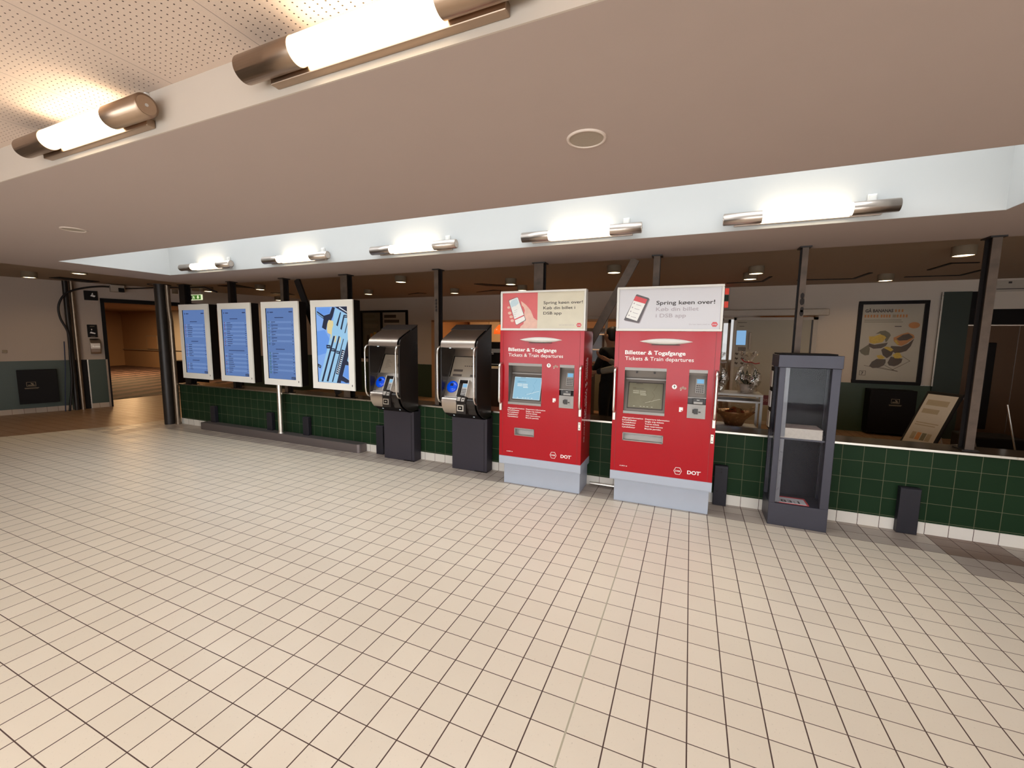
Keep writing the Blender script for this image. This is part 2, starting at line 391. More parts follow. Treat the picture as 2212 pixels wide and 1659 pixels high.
# ------------------------------------------------------------------ mesh helper
class MB:
    def __init__(s): s.v = []; s.f = []; s.m = []; s.mats = []; s.sm = []
    def mi(s, mat):
        if mat not in s.mats: s.mats.append(mat)
        return s.mats.index(mat)
    def add(s, vs, fs, mat, smooth=False):
        b = len(s.v); s.v += [tuple(p) for p in vs]; k = s.mi(mat)
        for f in fs: s.f.append(tuple(b+i for i in f)); s.m.append(k); s.sm.append(smooth)
        return s
    def box(s, x0, x1, y0, y1, z0, z1, mat):
        vs = [(x0,y0,z0),(x1,y0,z0),(x1,y1,z0),(x0,y1,z0),(x0,y0,z1),(x1,y0,z1),(x1,y1,z1),(x0,y1,z1)]
        return s.add(vs, [(0,3,2,1),(4,5,6,7),(0,1,5,4),(1,2,6,5),(2,3,7,6),(3,0,4,7)], mat)
    def prism(s, pts, a0, a1, mat, axis='y', smooth=False):
        # pts: 2D outline; axis y: (x,z), axis x: (y,z), axis z: (x,y)
        def P(p, a):
            return (p[0], a, p[1]) if axis == 'y' else ((a, p[0], p[1]) if axis == 'x' else (p[0], p[1], a))
        n = len(pts); vs = [P(p, a0) for p in pts]+[P(p, a1) for p in pts]
        s.add(vs, [tuple(range(n)), tuple(range(2*n-1, n-1, -1))], mat)
        s.add(vs, [(i, (i+1) % n, n+(i+1) % n, n+i) for i in range(n)], mat, smooth)
        return s
    def flat(s, pts, y, mat):       # polygon in the XZ plane facing -y
        a = sum(pts[i][0]*pts[(i+1) % len(pts)][1]-pts[(i+1) % len(pts)][0]*pts[i][1] for i in range(len(pts)))
        if a < 0: pts = list(reversed(pts))
        return s.add([(p[0], y, p[1]) for p in pts], [tuple(range(len(pts)))], mat)
    def rect(s, x0, x1, z0, z1, y, mat): return s.flat([(x0,z0),(x1,z0),(x1,z1),(x0,z1)], y, mat)
    def tube(s, path, r, mat, seg=12, caps=True, rs=None):
        path = [Vector(p) for p in path]; n = len(path); base = len(s.v); vs = []
        t0 = (path[1]-path[0]).normalized()
        up = Vector((0,0,1)) if abs(t0.z) < 0.9 else Vector((1,0,0))
        u = t0.cross(up).normalized()
        for i, p in enumerate(path):
            t = (path[min(i+1, n-1)]-path[max(i-1, 0)]).normalized()
            u = (u-t*u.dot(t)).normalized(); w = t.cross(u)
            rr = rs[i] if rs else r
            for k in range(seg):
                a = 2*PI*k/seg; vs.append(p+rr*(math.cos(a)*u+math.sin(a)*w))
        fs = [(i*seg+k, i*seg+(k+1) % seg, (i+1)*seg+(k+1) % seg, (i+1)*seg+k) for i in range(n-1) for k in range(seg)]
        s.add(vs, fs, mat, True)
        if caps:
            s.add(vs[:seg], [tuple(reversed(range(seg)))], mat); s.add(vs[-seg:], [tuple(range(seg))], mat)
        return s
    def lathe(s, prof, mat, c=(0,0,0), seg=24, sx=1, sy=1):
        vs = []
        for r, z in prof:
            for k in range(seg):
                a = 2*PI*k/seg; vs.append((c[0]+r*sx*math.cos(a), c[1]+r*sy*math.sin(a), c[2]+z))
        fs = [(i*seg+k, i*seg+(k+1) % seg, (i+1)*seg+(k+1) % seg, (i+1)*seg+k) for i in range(len(prof)-1) for k in range(seg)]
        s.add(vs, fs, mat, True)
        return s
    def ellipsoid(s, c, r, mat, seg=20, rings=10):
        prof = [(math.sin(PI*i/rings), -math.cos(PI*i/rings)) for i in range(rings+1)]
        vs = []
        for q, z in prof:
            for k in range(seg):
                a = 2*PI*k/seg; vs.append((c[0]+r[0]*q*math.cos(a), c[1]+r[1]*q*math.sin(a), c[2]+r[2]*z))
        fs = [(i*seg+k, i*seg+(k+1) % seg, (i+1)*seg+(k+1) % seg, (i+1)*seg+k) for i in range(rings) for k in range(seg)]
        return s.add(vs, fs, mat, True)
    def xform(s, fn, start=0):
        s.v = s.v[:start]+[tuple(fn(Vector(p))) for p in s.v[start:]]
        return s
    def text(s, body, x, z, y, size, mat, bold=0.0, width=None, align='LEFT', fn=None):
        vs, fs = text_geo(body, bold)
        if not vs: return s
        xs = [p[0] for p in vs]; w = max(xs)-min(xs); x0 = min(xs)
        kx = size if width is None else width/w
        off = {'LEFT': 0, 'CENTER': -w*kx/2, 'RIGHT': -w*kx}[align]
        out = [(x+off+(p[0]-x0)*kx, y, z+p[1]*size) for p in vs]
        if fn: out = [fn(p) for p in out]
        return s.add(out, fs, mat)
    def build(s, name, parent=None, loc=None, bevel=0.0, label=None, **tags):
        me = bpy.data.meshes.new(name); me.from_pydata(s.v, [], s.f)
        for m in s.mats: me.materials.append(M[m])
        me.polygons.foreach_set('material_index', s.m); me.polygons.foreach_set('use_smooth', s.sm)
        me.update()
        o = bpy.data.objects.new(name, me); COL.objects.link(o)
        if parent: o.parent = parent
        if loc: o.location = loc
        if bevel:
            bm_ = bmesh.new(); bm_.from_mesh(me); bmesh.ops.remove_doubles(bm_, verts=bm_.verts, dist=1e-6)
            bmesh.ops.recalc_face_normals(bm_, faces=bm_.faces); bm_.to_mesh(me); bm_.free()
            md = o.modifiers.new('bevel', 'BEVEL'); md.width = bevel; md.segments = 2; md.limit_method = 'ANGLE'; md.angle_limit = 0.6
            md.harden_normals = False
        if label: o['label'] = label
        for k, v in tags.items(): o[k] = v
        return o

_tc = {}
def text_geo(body, bold):
    k = (body, bold)
    if k not in _tc:
        c = bpy.data.curves.new('lettering', 'FONT'); c.body = body; c.size = 1.0; c.offset = bold; c.resolution_u = 3
        o = bpy.data.objects.new('lettering', c)
        me = bpy.data.meshes.new_from_object(o)
        # capital height about 0.73: scale to 1 = capital height
        _tc[k] = ([(v.co.x/0.73, v.co.y/0.73) for v in me.vertices], [tuple(p.vertices) for p in me.polygons])
        bpy.data.objects.remove(o); bpy.data.meshes.remove(me); bpy.data.curves.remove(c)
    return _tc[k]

def thing(name, label, cat, loc=(0,0,0), rot=0.0, group=None):
    o = bpy.data.objects.new(name, None); COL.objects.link(o); o.location = loc; o.rotation_euler = (0, 0, rot)
    o.empty_display_size = 0.1
    o['label'] = label; o['category'] = cat
    if group: o['group'] = group
    return o
def tag(o, label, cat, group=None):
    o['label'] = label; o['category'] = cat
    if group: o['group'] = group
    return o
def struct(mb, name, parent=None, bevel=0.0):
    o = mb.build(name, parent, bevel=bevel)
    if parent is None: o['kind'] = 'structure'
    return o
def clone(root, loc, label, rot=None):
    r = root.copy(); COL.objects.link(r); r.location = loc; r['label'] = label
    if rot is not None: r.rotation_euler = (0, 0, rot)
    for ch in list(root.children):
        c = ch.copy(); COL.objects.link(c); c.parent = r
        for g2 in list(ch.children):
            d = g2.copy(); COL.objects.link(d); d.parent = c
    return r
def holes_plate(mb, x0, x1, z0, z1, y, holes, mat):
    xs = sorted({x0, x1, *[h[0] for h in holes], *[h[1] for h in holes]}); zs = sorted({z0, z1, *[h[2] for h in holes], *[h[3] for h in holes]})
    for i in range(len(xs)-1):
        for j in range(len(zs)-1):
            cx, cz = (xs[i]+xs[i+1])/2, (zs[j]+zs[j+1])/2
            if any(h[0] < cx < h[1] and h[2] < cz < h[3] for h in holes): continue
            mb.rect(xs[i], xs[i+1], zs[j], zs[j+1], y, mat)
    return mb
def hexagon(cx, cz, w, h):
    return [(cx-w/2, cz), (cx-w*0.27, cz-h/2), (cx+w*0.27, cz-h/2), (cx+w/2, cz), (cx+w*0.27, cz+h/2), (cx-w*0.27, cz+h/2)]

# ------------------------------------------------------------------ setting
XR = 6.2
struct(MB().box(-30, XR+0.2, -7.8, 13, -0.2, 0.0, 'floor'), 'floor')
# low tiled parapet wall with base tiles, ledge
struct(MB().box(-8.30, XR, 0.0, 0.29, 0.0, 0.695, 'green_tile'), 'wall_front')
struct(MB().box(-8.305, XR, -0.008, 0.0, 0.0, 0.098, 'base_tile'), 'baseboard_front')
struct(MB().box(-8.31, XR, -0.012, 0.30, 0.695, 0.715, 'ledge'), 'trim_1')
struct(MB().box(-8.31, XR, -0.017, -0.012, 0.699, 0.7165, 'alu_trim'), 'trim_2')
# soffit around the light well
c = MB()
x0, x1, y0, y1 = WELL
SB = 0.16; SL = -7.83
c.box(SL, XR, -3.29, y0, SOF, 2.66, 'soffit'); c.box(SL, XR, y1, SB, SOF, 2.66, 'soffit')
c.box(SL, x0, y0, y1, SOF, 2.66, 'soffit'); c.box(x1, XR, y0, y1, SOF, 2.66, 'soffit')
struct(c, 'ceiling')
# plaster face of the soffit towards the entrance hall
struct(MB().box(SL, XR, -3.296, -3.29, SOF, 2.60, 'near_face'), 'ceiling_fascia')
# light well walls
c = MB()
e = 0.004
c.box(x0-0.05, x1+0.05, y1-e, y1+0.06, SOF+0.001, 3.36, 'well'); c.box(x0-0.05, x1+0.05, y0-0.06, y0+e, SOF+0.001, 3.36, 'well')
c.box(x0-0.06, x0+e, y0+e, y1-e, SOF+0.001, 3.36, 'well'); c.box(x1-e, x1+0.06, y0+e, y1-e, SOF+0.001, 3.36, 'well')
struct(c, 'ceiling_light_well')
c = MB()
for i in range(9):
    xx = x0+(x1-x0)*i/8; c.box(xx-0.025, xx+0.025, y0-0.05, y1+0.05, 3.36, 3.42, 'aluframe')
c.box(x0-0.05, x1+0.05, y0-0.05, y1+0.05, 3.37, 3.376, 'sky_pane'); c.box(x0-0.05, x1+0.05, y0-0.05, y0, 3.36, 3.42, 'aluframe'); c.box(x0-0.05, x1+0.05, y1, y1+0.05, 3.36, 3.42, 'aluframe')
o = struct(c, 'window_1')
# perforated ceiling of the entrance hall
c = MB(); c.box(SL, XR, -4.8, -3.29, 2.575, 2.7, 'perf'); c.box(SL, XR, -7.8, -5.6, 2.575, 2.7, 'perf'); c.box(SL, -5.5, -5.6, -4.8, 2.575, 2.7, 'perf'); c.box(3.5, XR, -5.6, -4.8, 2.575, 2.7, 'perf')
struct(c, 'ceiling_perforated')
c = MB()
for i in range(9): c.box(-5.5+9.0*i/8-0.025, -5.5+9.0*i/8+0.025, -5.6, -4.8, 2.70, 2.76, 'aluframe')
c.box(-5.5, 3.5, -5.65, -5.6, 2.70, 2.76, 'aluframe'); c.box(-5.5, 3.5, -4.8, -4.75, 2.70, 2.76, 'aluframe')
struct(c, 'window_added_skylight')  # frame of the added skylight, out of view
# ceiling over the concourse behind and the hall at the side
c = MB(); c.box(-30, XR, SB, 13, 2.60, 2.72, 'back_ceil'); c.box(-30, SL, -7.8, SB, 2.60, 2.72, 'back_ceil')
struct(c, 'ceiling_back')
# right wall, entrance wall with the glazed front
struct(MB().box(XR, XR+0.2, -7.8, 13, 0, 3.0, 'wall_plain'), 'wall_right')
c = MB(); c.box(-14, -5.2, -7.8, -7.65, 0, 2.7, 'wall_plain'); c.box(5.6, XR, -7.8, -7.65, 0, 2.7, 'wall_plain')
c.box(-5.2, 5.6, -7.8, -7.65, 0, 0.1, 'wall_plain'); c.box(-5.2, 5.6, -7.8, -7.65, 1.95, 2.7, 'wall_plain')
struct(c, 'wall_entrance')
c = MB()
for i in range(9):
    xx = -5.2+10.8*i/8; c.box(xx-0.03, xx+0.03, -7.76, -7.70, 0.1, 1.95, 'aluframe')
for zz in (0.1, 1.91): c.box(-5.2, 5.6, -7.76, -7.70, zz, zz+0.05, 'aluframe')
struct(c, 'window_2')

# left wall (slightly turned), with the corridor doorway
LP = Vector((-11.98, -1.065, 0)); LD = Vector((0.47, 1.445, 0)).normalized(); LN = Vector((LD.y, -LD.x, 0))   # LN towards the room
LANG = math.atan2(LD.y, LD.x)-PI/2      # local y runs along the wall
def left_root(name, label, cat, s=0.0, z=0.0, group=None):
    p = LP+LD*s; return thing(name, label, cat, (p.x, p.y, z), LANG, group)
S_D0, S_D1 = 1.55, 4.0
c = MB(); c.box(-0.2, 0, -7.5, S_D0, 0, 2.62, 'wall_left'); c.box(-0.2, 0, S_D1, 6.5, 0, 2.62, 'wall_left'); c.box(-0.2, 0, S_D0, S_D1, 2.23, 2.62, 'wall_left')
o = struct(c, 'wall_left'); o.location = LP; o.rotation_euler = (0, 0, LANG)
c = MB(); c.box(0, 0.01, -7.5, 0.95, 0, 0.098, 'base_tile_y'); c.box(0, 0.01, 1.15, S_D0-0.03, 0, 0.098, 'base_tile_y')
o = struct(c, 'baseboard_left'); o.location = LP; o.rotation_euler = (0, 0, LANG)
c = MB(); c.box(-0.18, 0.03, S_D0-0.05, S_D0+0.01, 0, 2.28, 'black'); c.box(-0.18, 0.03, S_D1, S_D1+0.05, 0, 2.28, 'black'); c.box(-0.18, 0.03, S_D0-0.05, S_D1+0.05, 2.22, 2.30, 'black')
c.box(0.03, 0.036, S_D0-0.05, S_D0-0.02, 0, 1.02, 'steel_pipe')
o = struct(c, 'door_1'); o.location = LP; o.rotation_euler = (0, 0, LANG)
# corridor beyond
c = MB(); c.box(-25.9, -25.65, 2, 7.2, 0, 2.7, 'corridor'); c.box(-25.9, -9.0, 6.99, 7.2, 0, 2.7, 'corridor'); c.box(-25.9, -12.2, -3.2, -3.0, 0, 2.7, 'corridor')
c.box(-25.9, -25.65, -3, 2, 0, 2.7, 'corridor')
c.box(-25.6, -15, 6.93, 6.99, 0.78, 0.82, 'sign_white')
struct(c, 'wall_corridor')
c = MB(); c.box(-25.6, -12.6, 0.3, 6.9, 0.0, 0.008, 'rug')
tag(c.build('floor_mat'), 'dark striped mat on the corridor floor beyond the left doorway', 'mat')
c = MB(); c.box(-23.55, -22.7, 6.93, 6.985, 0.85, 1.48, 'sign_white'); c.box(-23.52, -22.73, 6.925, 6.93, 0.88, 1.45, 'corridor')
tag(c.build('notice_board'), 'pale notice board on the corridor wall beyond the left doorway', 'notice board')
# back wall of the concourse, with the store opening and the lift recess
YB = 4.75
c = MB()
c.box(-11.5, -6.24, YB, YB+0.2, 0, 2.62, 'wall_two'); c.box(-6.24, 0.50, YB, YB+0.2, 2.0, 2.62, 'wall_two')
c.box(2.02, 3.67, YB, YB+0.2, 0, 2.62, 'wall_two'); c.box(0.50, 2.02, YB, YB+0.2, 2.10, 2.62, 'wall_two')
c.box(3.67, XR, YB, YB+0.2, 2.41, 2.62, 'wall_two'); c.box(4.28, XR, YB-0.002, YB+0.2, 2.13, 2.41, 'wall_two')
struct(c, 'wall_back')
struct(MB().box(3.67, 4.02, YB-0.05, YB+0.2, 0, 2.41, 'green_dark').box(4.02, XR, YB+0.02, YB+0.2, 1.88, 2.14, 'black').box(4.02, 4.28, YB-0.01, YB+0.2, 2.13, 2.41, 'black'), 'trim_3')
struct(MB().box(3.655, 3.675, YB-0.056, YB-0.05, 0.865, 2.41, 'alu_trim').box(3.53, 3.655, YB-0.012, YB, 0.862, 0.872, 'alu_trim').box(-6.63, -6.24, YB-0.01, YB, 0.862, 0.870, 'alu_trim').box(4.02, XR, YB-0.0, YB+0.02, 1.872, 1.888, 'alu_trim'), 'trim_4')
# store room behind the back wall
c = MB(); c.box(-7.2, 1.9, 8.4, 8.6, 0, 2.7, 'store_wall'); c.box(-7.4, -7.2, YB+0.2, 8.6, 0, 2.7, 'store_wall'); c.box(1.9, 2.1, YB+0.2, 8.6, 0, 2.7, 'store_wall')
struct(c, 'wall_store')
c = MB(); c.box(-6.24, -6.12, YB-0.01, YB+0.21, 0, 2.0, 'store_wall'); c.box(-6.24, 0.5, YB-0.01, YB+0.21, 1.965, 2.01, 'store_wall'); c.box(0.44, 0.5, YB-0.01, YB+0.21, 0, 2.0, 'door_frame')
struct(c, 'trim_5')

# dark open slots in the back ceiling (lifted ceiling tiles)
hs = [([(-9.335,1.407),(-8.718,1.388),(-8.967,1.973)],'dark slot in the brown ceiling above the second departure screen'),
      ([(-9.534,2.766),(-9.128,2.9),(-9.402,3.344),(-9.7,3.0)],'small dark slot in the brown ceiling above the third departure screen'),
      ([(-3.943,2.777),(-3.775,2.787),(-3.6,2.99),(-3.2,3.30),(-3.453,3.343),(-3.84,3.10)],'dark bent slot in the brown ceiling above the right steel kiosk'),
      ([(-4.583,4.078),(-4.023,3.802),(-3.9,4.0),(-4.023,3.9)],'thin dark slot in the ceiling near the back wall above the right kiosk'),
      ([(-6.422,4.032),(-5.985,3.809),(-5.851,3.977),(-6.0,3.9)],'thin dark slot in the ceiling near the back wall above the left kiosk'),
      ([(-11.237,-0.467),(-10.882,-0.451),(-10.988,0.168),(-11.398,0.154)],'dark square slot in the ceiling beside the left wall pipes'),
      ([(0.451,4.03),(0.977,3.96),(1.016,3.42),(1.06,3.40),(1.02,4.02),(0.46,4.08)],'thin dark bent slot in the ceiling above the potted plants'),
      ([(1.5,3.93),(2.26,4.03),(2.28,3.42),(2.33,3.42),(2.31,4.08),(1.5,4.0)],'thin dark bent slot in the ceiling above the grey newspaper stand'),
      ([(2.928,4.04),(3.565,4.07),(3.56,3.50),(3.60,3.50),(3.61,4.12),(2.928,4.09)],'long dark bent slot in the ceiling above the framed banana poster'),
      ([(2.911,3.36),(2.905,2.775),(3.213,2.83),(3.213,2.86),(2.95,2.82),(2.95,3.36)],'short dark bent slot in the ceiling beside the rightmost post')]
for pts, lb in hs:
    tag(MB().prism(pts, 2.590, 2.5995, 'black', 'z').build('ceiling_slot'), lb, 'ceiling slot')

# ------------------------------------------------------------------ posts and braces
def ibeam(x, y, w=0.062, d=0.125, dark=False, wear=(), flange=None):
    """steel H post: front flange towards the hall, web, rear flange"""
    root = x
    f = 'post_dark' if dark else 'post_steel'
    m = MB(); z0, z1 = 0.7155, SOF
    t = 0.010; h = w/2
    m.box(-h, h, -d/2, -d/2+t, z0, z1, f); m.box(-h, h, d/2-t, d/2, z0, z1, 'post_dark'); m.box(-0.006, 0.006, -d/2+t, d/2-t, z0, z1, 'post_dark')  # web and rear flange coloured darker, imitating shade behind the front flange
    plate = MB(); plate.box(-h-0.025, h+0.025, -d/2-0.02, d/2+0.02, z0-0.0003, z0+0.008, 'post_dark'); cap = MB().box(-h-0.02, h+0.02, -d/2-0.015, d/2+0.015, z1-0.012, z1-0.0003, 'post_dark')
    return m, plate, cap
posts = [(-8.01, 0.03, 0.147, True, 'wide black steel post behind the leftmost departure screen'),
         (-6.796, 0.03, 0.06, True, 'black steel post behind the second departure screen'),
         (-5.62, 0.03, 0.057, False, 'brown steel post behind the third departure screen, beside a slanting bar'),
         (-4.449, 0.05, 0.115, False, 'worn brown steel post behind the station map screen'),
         (-2.985, 0.075, 0.058, False, 'slim brown steel post with dark scratches between the two steel kiosks'),
         (-1.648, 0.06, 0.108, False, 'brown steel post rising behind the left red ticket machine'),
         (-0.42, 0.06, 0.06, False, 'slim steel post rising behind the right red ticket machine'),
         (0.807, 0.08, 0.046, False, 'rusty steel post with dark worn spots behind the grey newspaper stand'),
         (2.054, 0.14, 0.056, False, 'rightmost steel post on the ledge in front of the bronze doors')]
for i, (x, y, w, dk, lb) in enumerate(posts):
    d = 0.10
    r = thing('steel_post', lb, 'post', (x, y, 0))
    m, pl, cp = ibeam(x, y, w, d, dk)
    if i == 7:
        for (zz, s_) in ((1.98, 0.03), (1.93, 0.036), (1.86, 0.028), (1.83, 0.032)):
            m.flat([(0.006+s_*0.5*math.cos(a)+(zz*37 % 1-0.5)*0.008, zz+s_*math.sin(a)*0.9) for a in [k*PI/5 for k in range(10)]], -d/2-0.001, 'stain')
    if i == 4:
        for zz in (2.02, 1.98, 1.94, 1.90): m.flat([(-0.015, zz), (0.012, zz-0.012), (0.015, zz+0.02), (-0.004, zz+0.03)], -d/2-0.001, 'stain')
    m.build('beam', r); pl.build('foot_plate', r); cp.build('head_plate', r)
def brace(p0, p1, w, t, lb, mat='post_steel'):
    p0, p1 = Vector(p0), Vector(p1); d = (p1-p0).normalized(); s = d.cross(Vector((0,1,0))).normalized()*w/2; n = Vector((0, t/2, 0))
    vs = [p0-s-n, p0+s-n, p1+s-n, p1-s-n, p0-s+n, p0+s+n, p1+s+n, p1-s+n]
    o = MB().add(vs, [(0,1,2,3),(7,6,5,4),(0,4,5,1),(1,5,6,2),(2,6,7,3),(3,7,4,0)], mat)
    tag(o.build('brace_bar'), lb, 'brace')
brace((-0.64, 0.15, 2.40), (-1.50, 0.15, 0.735), 0.085, 0.03, 'slanting flat steel bar crossing behind the gap between the red ticket machines')
brace((-5.50, 0.15, 2.40), (-4.75, 0.15, 0.735), 0.10, 0.03, 'slanting steel bar behind the third departure screen', 'post_dark')

# round column with steel pipe at the end of the tiled wall
r = thing('round_column', 'thick round black column at the left end of the tiled wall', 'column', (-8.43, -0.12, 0))
MB().tube([(0,0,0), (0,0,SOF)], 0.078, 'dark_steel', 24).build('shaft', r)
MB().lathe([(0.16,SOF-0.012),(0.16,SOF-0.001)], 'post_dark').build('head_plate', r)
r = thing('downpipe', 'slim shiny steel pipe beside the thick black column', 'pipe', (-8.30, -0.06, 0))
MB().tube([(0.0,0,0), (0,0,1.55), (0.0,0,1.78), (-0.03,0.0,2.0), (-0.03,0,SOF)], 0.037, 'steel_pipe', 16).build('pipe', r)
MB().lathe([(0.045,0.0),(0.045,0.03)], 'steel_pipe').build('floor_collar', r)

# ------------------------------------------------------------------ wall lamps
def wall_lamp(label, loc, caps, tubeonly=False):
    """tubular lamp, axis along x, mounted on a face behind it (+y). origin = middle of the tube axis"""
    r = thing('wall_lamp', label, 'wall lamp', loc, group='tubular wall lamps')
    L = 0.515; R = 0.043; cl = 0.25
    for s in (-1, 1):
        a, b = s*L, s*(L-cl)
        c = MB().tube([(a*0.996,0,0), (a,0,0), (b,0,0)], R, caps, 32, rs=[R*0.93, R, R])
        xa, xb = sorted((a, a+s*0.003)); c.tube([(xa,0,0),(xb,0,0)], R*0.8, caps, 24); c.tube([(a,0,0),(a+s*0.006,0,0)], 0.006, 'grey_metal', 10)
        c.build('end_cap', r)
    MB().tube([(-L+cl-0.002,0,0), (L-cl+0.002,0,0)], R*0.95, 'tube', 32).build('glass_tube', r)
    MB().box(-0.44, 0.44, 0.036, 0.068, -0.044, -0.012, caps).build('back_rail', r, bevel=0.003)
    c = MB().box(0.36, 0.41, 0.055, 0.069, 0.03, 0.10, 'white'); c.box(0.366, 0.404, 0.048, 0.055, 0.05, 0.09, 'white')
    c.build('junction_box', r, bevel=0.002)
    return r
LYF = y1-0.075
lampsF = [(-6.03, 'steel tube lamp on the bright well wall, above the second departure screen'),
          (-4.38, 'steel tube lamp on the bright well wall, above the station map screen'),
          (-2.72, 'steel tube lamp on the bright well wall, above the slim post between the kiosks'),
          (-1.00, 'steel tube lamp on the bright well wall, above the gap between red ticket machines'),
          (0.62, 'steel tube lamp on the bright well wall, above the newspaper stand')]
L0 = wall_lamp(lampsF[0][1], (lampsF[0][0], LYF, 2.476), 'lamp_steel')
for x, lb in lampsF[1:]: clone(L0, (x, LYF, 2.476), lb)
LYN = -3.296-0.069
lampsN = [(-1.00, 'largest tube lamp with bronze caps, cut by the top edge of the photo'),
          (-2.61, 'bronze capped tube lamp under the perforated ceiling at upper left'),
          (-4.27, 'bronze capped tube lamp whose tip only shows at the left edge')]
L1 = wall_lamp(lampsN[0][1], (lampsN[0][0], LYN, 2.472), 'lamp_bronze')
for x, lb in lampsN[1:]: clone(L1, (x, LYN, 2.472), lb)

# ------------------------------------------------------------------ downlights
def downlight(label, x, y):
    r = thing('downlight', label, 'ceiling light', (x, y, 2.6), group='downlights in the back ceiling')
    MB().lathe([(0.098,0.0),(0.098,-0.10),(0.088,-0.10),(0.086,-0.09)], 'cup_white', seg=28).build('housing', r)
    MB().lathe([(0.086,-0.092),(0.05,-0.097),(0.0,-0.098)], 'disc', seg=28).build('lens', r)
    return r
dl = [(-10.54,-0.95,'downlight at the far left, over the grey left wall'), (-9.05,-0.89,'downlight over the hall, left of the thick black column'),
      (-11.20,1.59,'downlight just right of the thick black column, half behind the first post'), (-9.81,1.50,'downlight beside the green exit sign'),
      (-8.29,1.60,'downlight between the second and third departure screen posts'), (-10.29,3.57,'tiny downlight just over the third departure screen'),
      (-6.71,3.00,'downlight right of the station map screen, near the double framed posters'), (-4.69,1.54,'downlight over the gap between map screen and slim post'),
      (-4.73,3.38,'downlight just right of the slim scratched post'), (-3.01,2.39,'downlight left of the post behind the left ticket machine'),
      (-3.16,3.31,'downlight peeking over the left ticket machine sign'), (-1.115,1.65,'downlight beside the slanting bar between the ticket machine signs'),
      (0.707,2.34,'upper of two close downlights left of the rusty post'), (0.70,2.92,'lower of two close downlights left of the rusty post'),
      (2.53,1.63,'large bright downlight at upper right beside the rightmost post'), (2.57,3.68,'downlight above the framed banana poster')]
D0 = downlight(dl[0][2], dl[0][0], dl[0][1])
for x, y, lb in dl[1:]: clone(D0, (x, y, 2.6), lb)
for x, y, lb in dl:
    l = bpy.data.lights.new('downlight_lamp', 'AREA'); l.shape = 'DISK'; l.size = 0.15; l.energy = DOWN_W; l.color = WARM; l.spread = 2.6
    o = bpy.data.objects.new('downlight_lamp', l); COL.objects.link(o); o.location = (x, y, 2.498)
def lamp(name, loc, energy, size, color=WARM, rot=(0,0,0)):
    l = bpy.data.lights.new(name, 'AREA'); l.shape = 'SQUARE'; l.size = size; l.energy = energy; l.color = color
    o = bpy.data.objects.new(name, l); COL.objects.link(o); o.location = loc; o.rotation_euler = rot; return o
for i, x in enumerate((-5.6, -3.4, -1.2)): lamp('store_lamp', (x, 6.4, 2.585), 26, 0.5, (1.0, 0.62, 0.30))
lamp('corridor_lamp', (-20, 4.5, 2.585), 150, 0.6, (1.0, 0.60, 0.28)); lamp('corridor_lamp', (-14.5, 3.5, 2.585), 30, 0.5, (1.0, 0.60, 0.28))

# ceiling speakers
def speaker(x, y, lb):
    r = thing('ceiling_speaker', lb, 'ceiling speaker', (x, y, SOF), group='round speakers in the lowered ceiling')
    MB().lathe([(0.082,0.0),(0.080,-0.006),(0.072,-0.007),(0.070,-0.003)], 'speaker_rim', seg=36).build('rim', r)
    MB().lathe([(0.071,-0.003),(0.0,-0.0035)], 'speaker', seg=36).build('grille', r)
speaker(-0.515, -2.605, 'round speaker in the lowered ceiling above the red ticket machines')
speaker(-4.70, -2.60, 'round speaker in the lowered ceiling at far left, seen very flat')

# ------------------------------------------------------------------ departure screens
SCR_W, SCR_H = 0.746, 1.195
def bars(m, rows, x0, y, mat='scr_t'):
    for (x, z, w, h) in rows: m.rect(x0+x, x0+x+w, z, z+h, y, mat)
def screen_base(x, label, cat='screen'):
    r = thing('departure_screen', label, cat, (x, -0.2, 0.855))
    t = 0.0
    b = MB(); holes_plate(b, 0, SCR_W, 0, SCR_H, 0, [(0.092, 0.652, 0.09, 1.105)], 'bezel')
    b.add([(0,0,0),(0,0.02,0),(SCR_W,0.02,0),(SCR_W,0,0),(0,0,SCR_H),(0,0.02,SCR_H),(SCR_W,0.02,SCR_H),(SCR_W,0,SCR_H)], [(0,1,5,4),(3,7,6,2),(0,3,2,1),(4,5,6,7)], 'bezel')
    q = [(0.092,0.09),(0.652,0.09),(0.652,1.105),(0.092,1.105)]
    b.add([(p[0],0,p[1]) for p in q]+[(p[0],0.012,p[1]) for p in q], [(0,4,5,1),(1,5,6,2),(2,6,7,3),(3,7,4,0)], 'black')
    b.rect(0.700, 0.712, 0.055, 0.08, -0.001, 'ink')
    b.build('bezel', r)
    MB().box(0.004, SCR_W-0.004, 0.02, 0.14, 0.004, SCR_H-0.004, 'black').build('housing', r, bevel=0.004)
    b = MB().box(0.12, SCR_W-0.04, 0.14, 0.165, 0.04, SCR_H-0.06, 'black')
    if x < -7.5: b.box(-0.27, 0.13, 0.15, 0.179, 1.02, 1.12, 'black')
    else: b.box(0.02 if x < -6.5 else 0.15, 0.45, 0.165, 0.199 if x > -5 else 0.179, 0.3, 0.9, 'black')
    b.build('mounting_box', r)
    return r
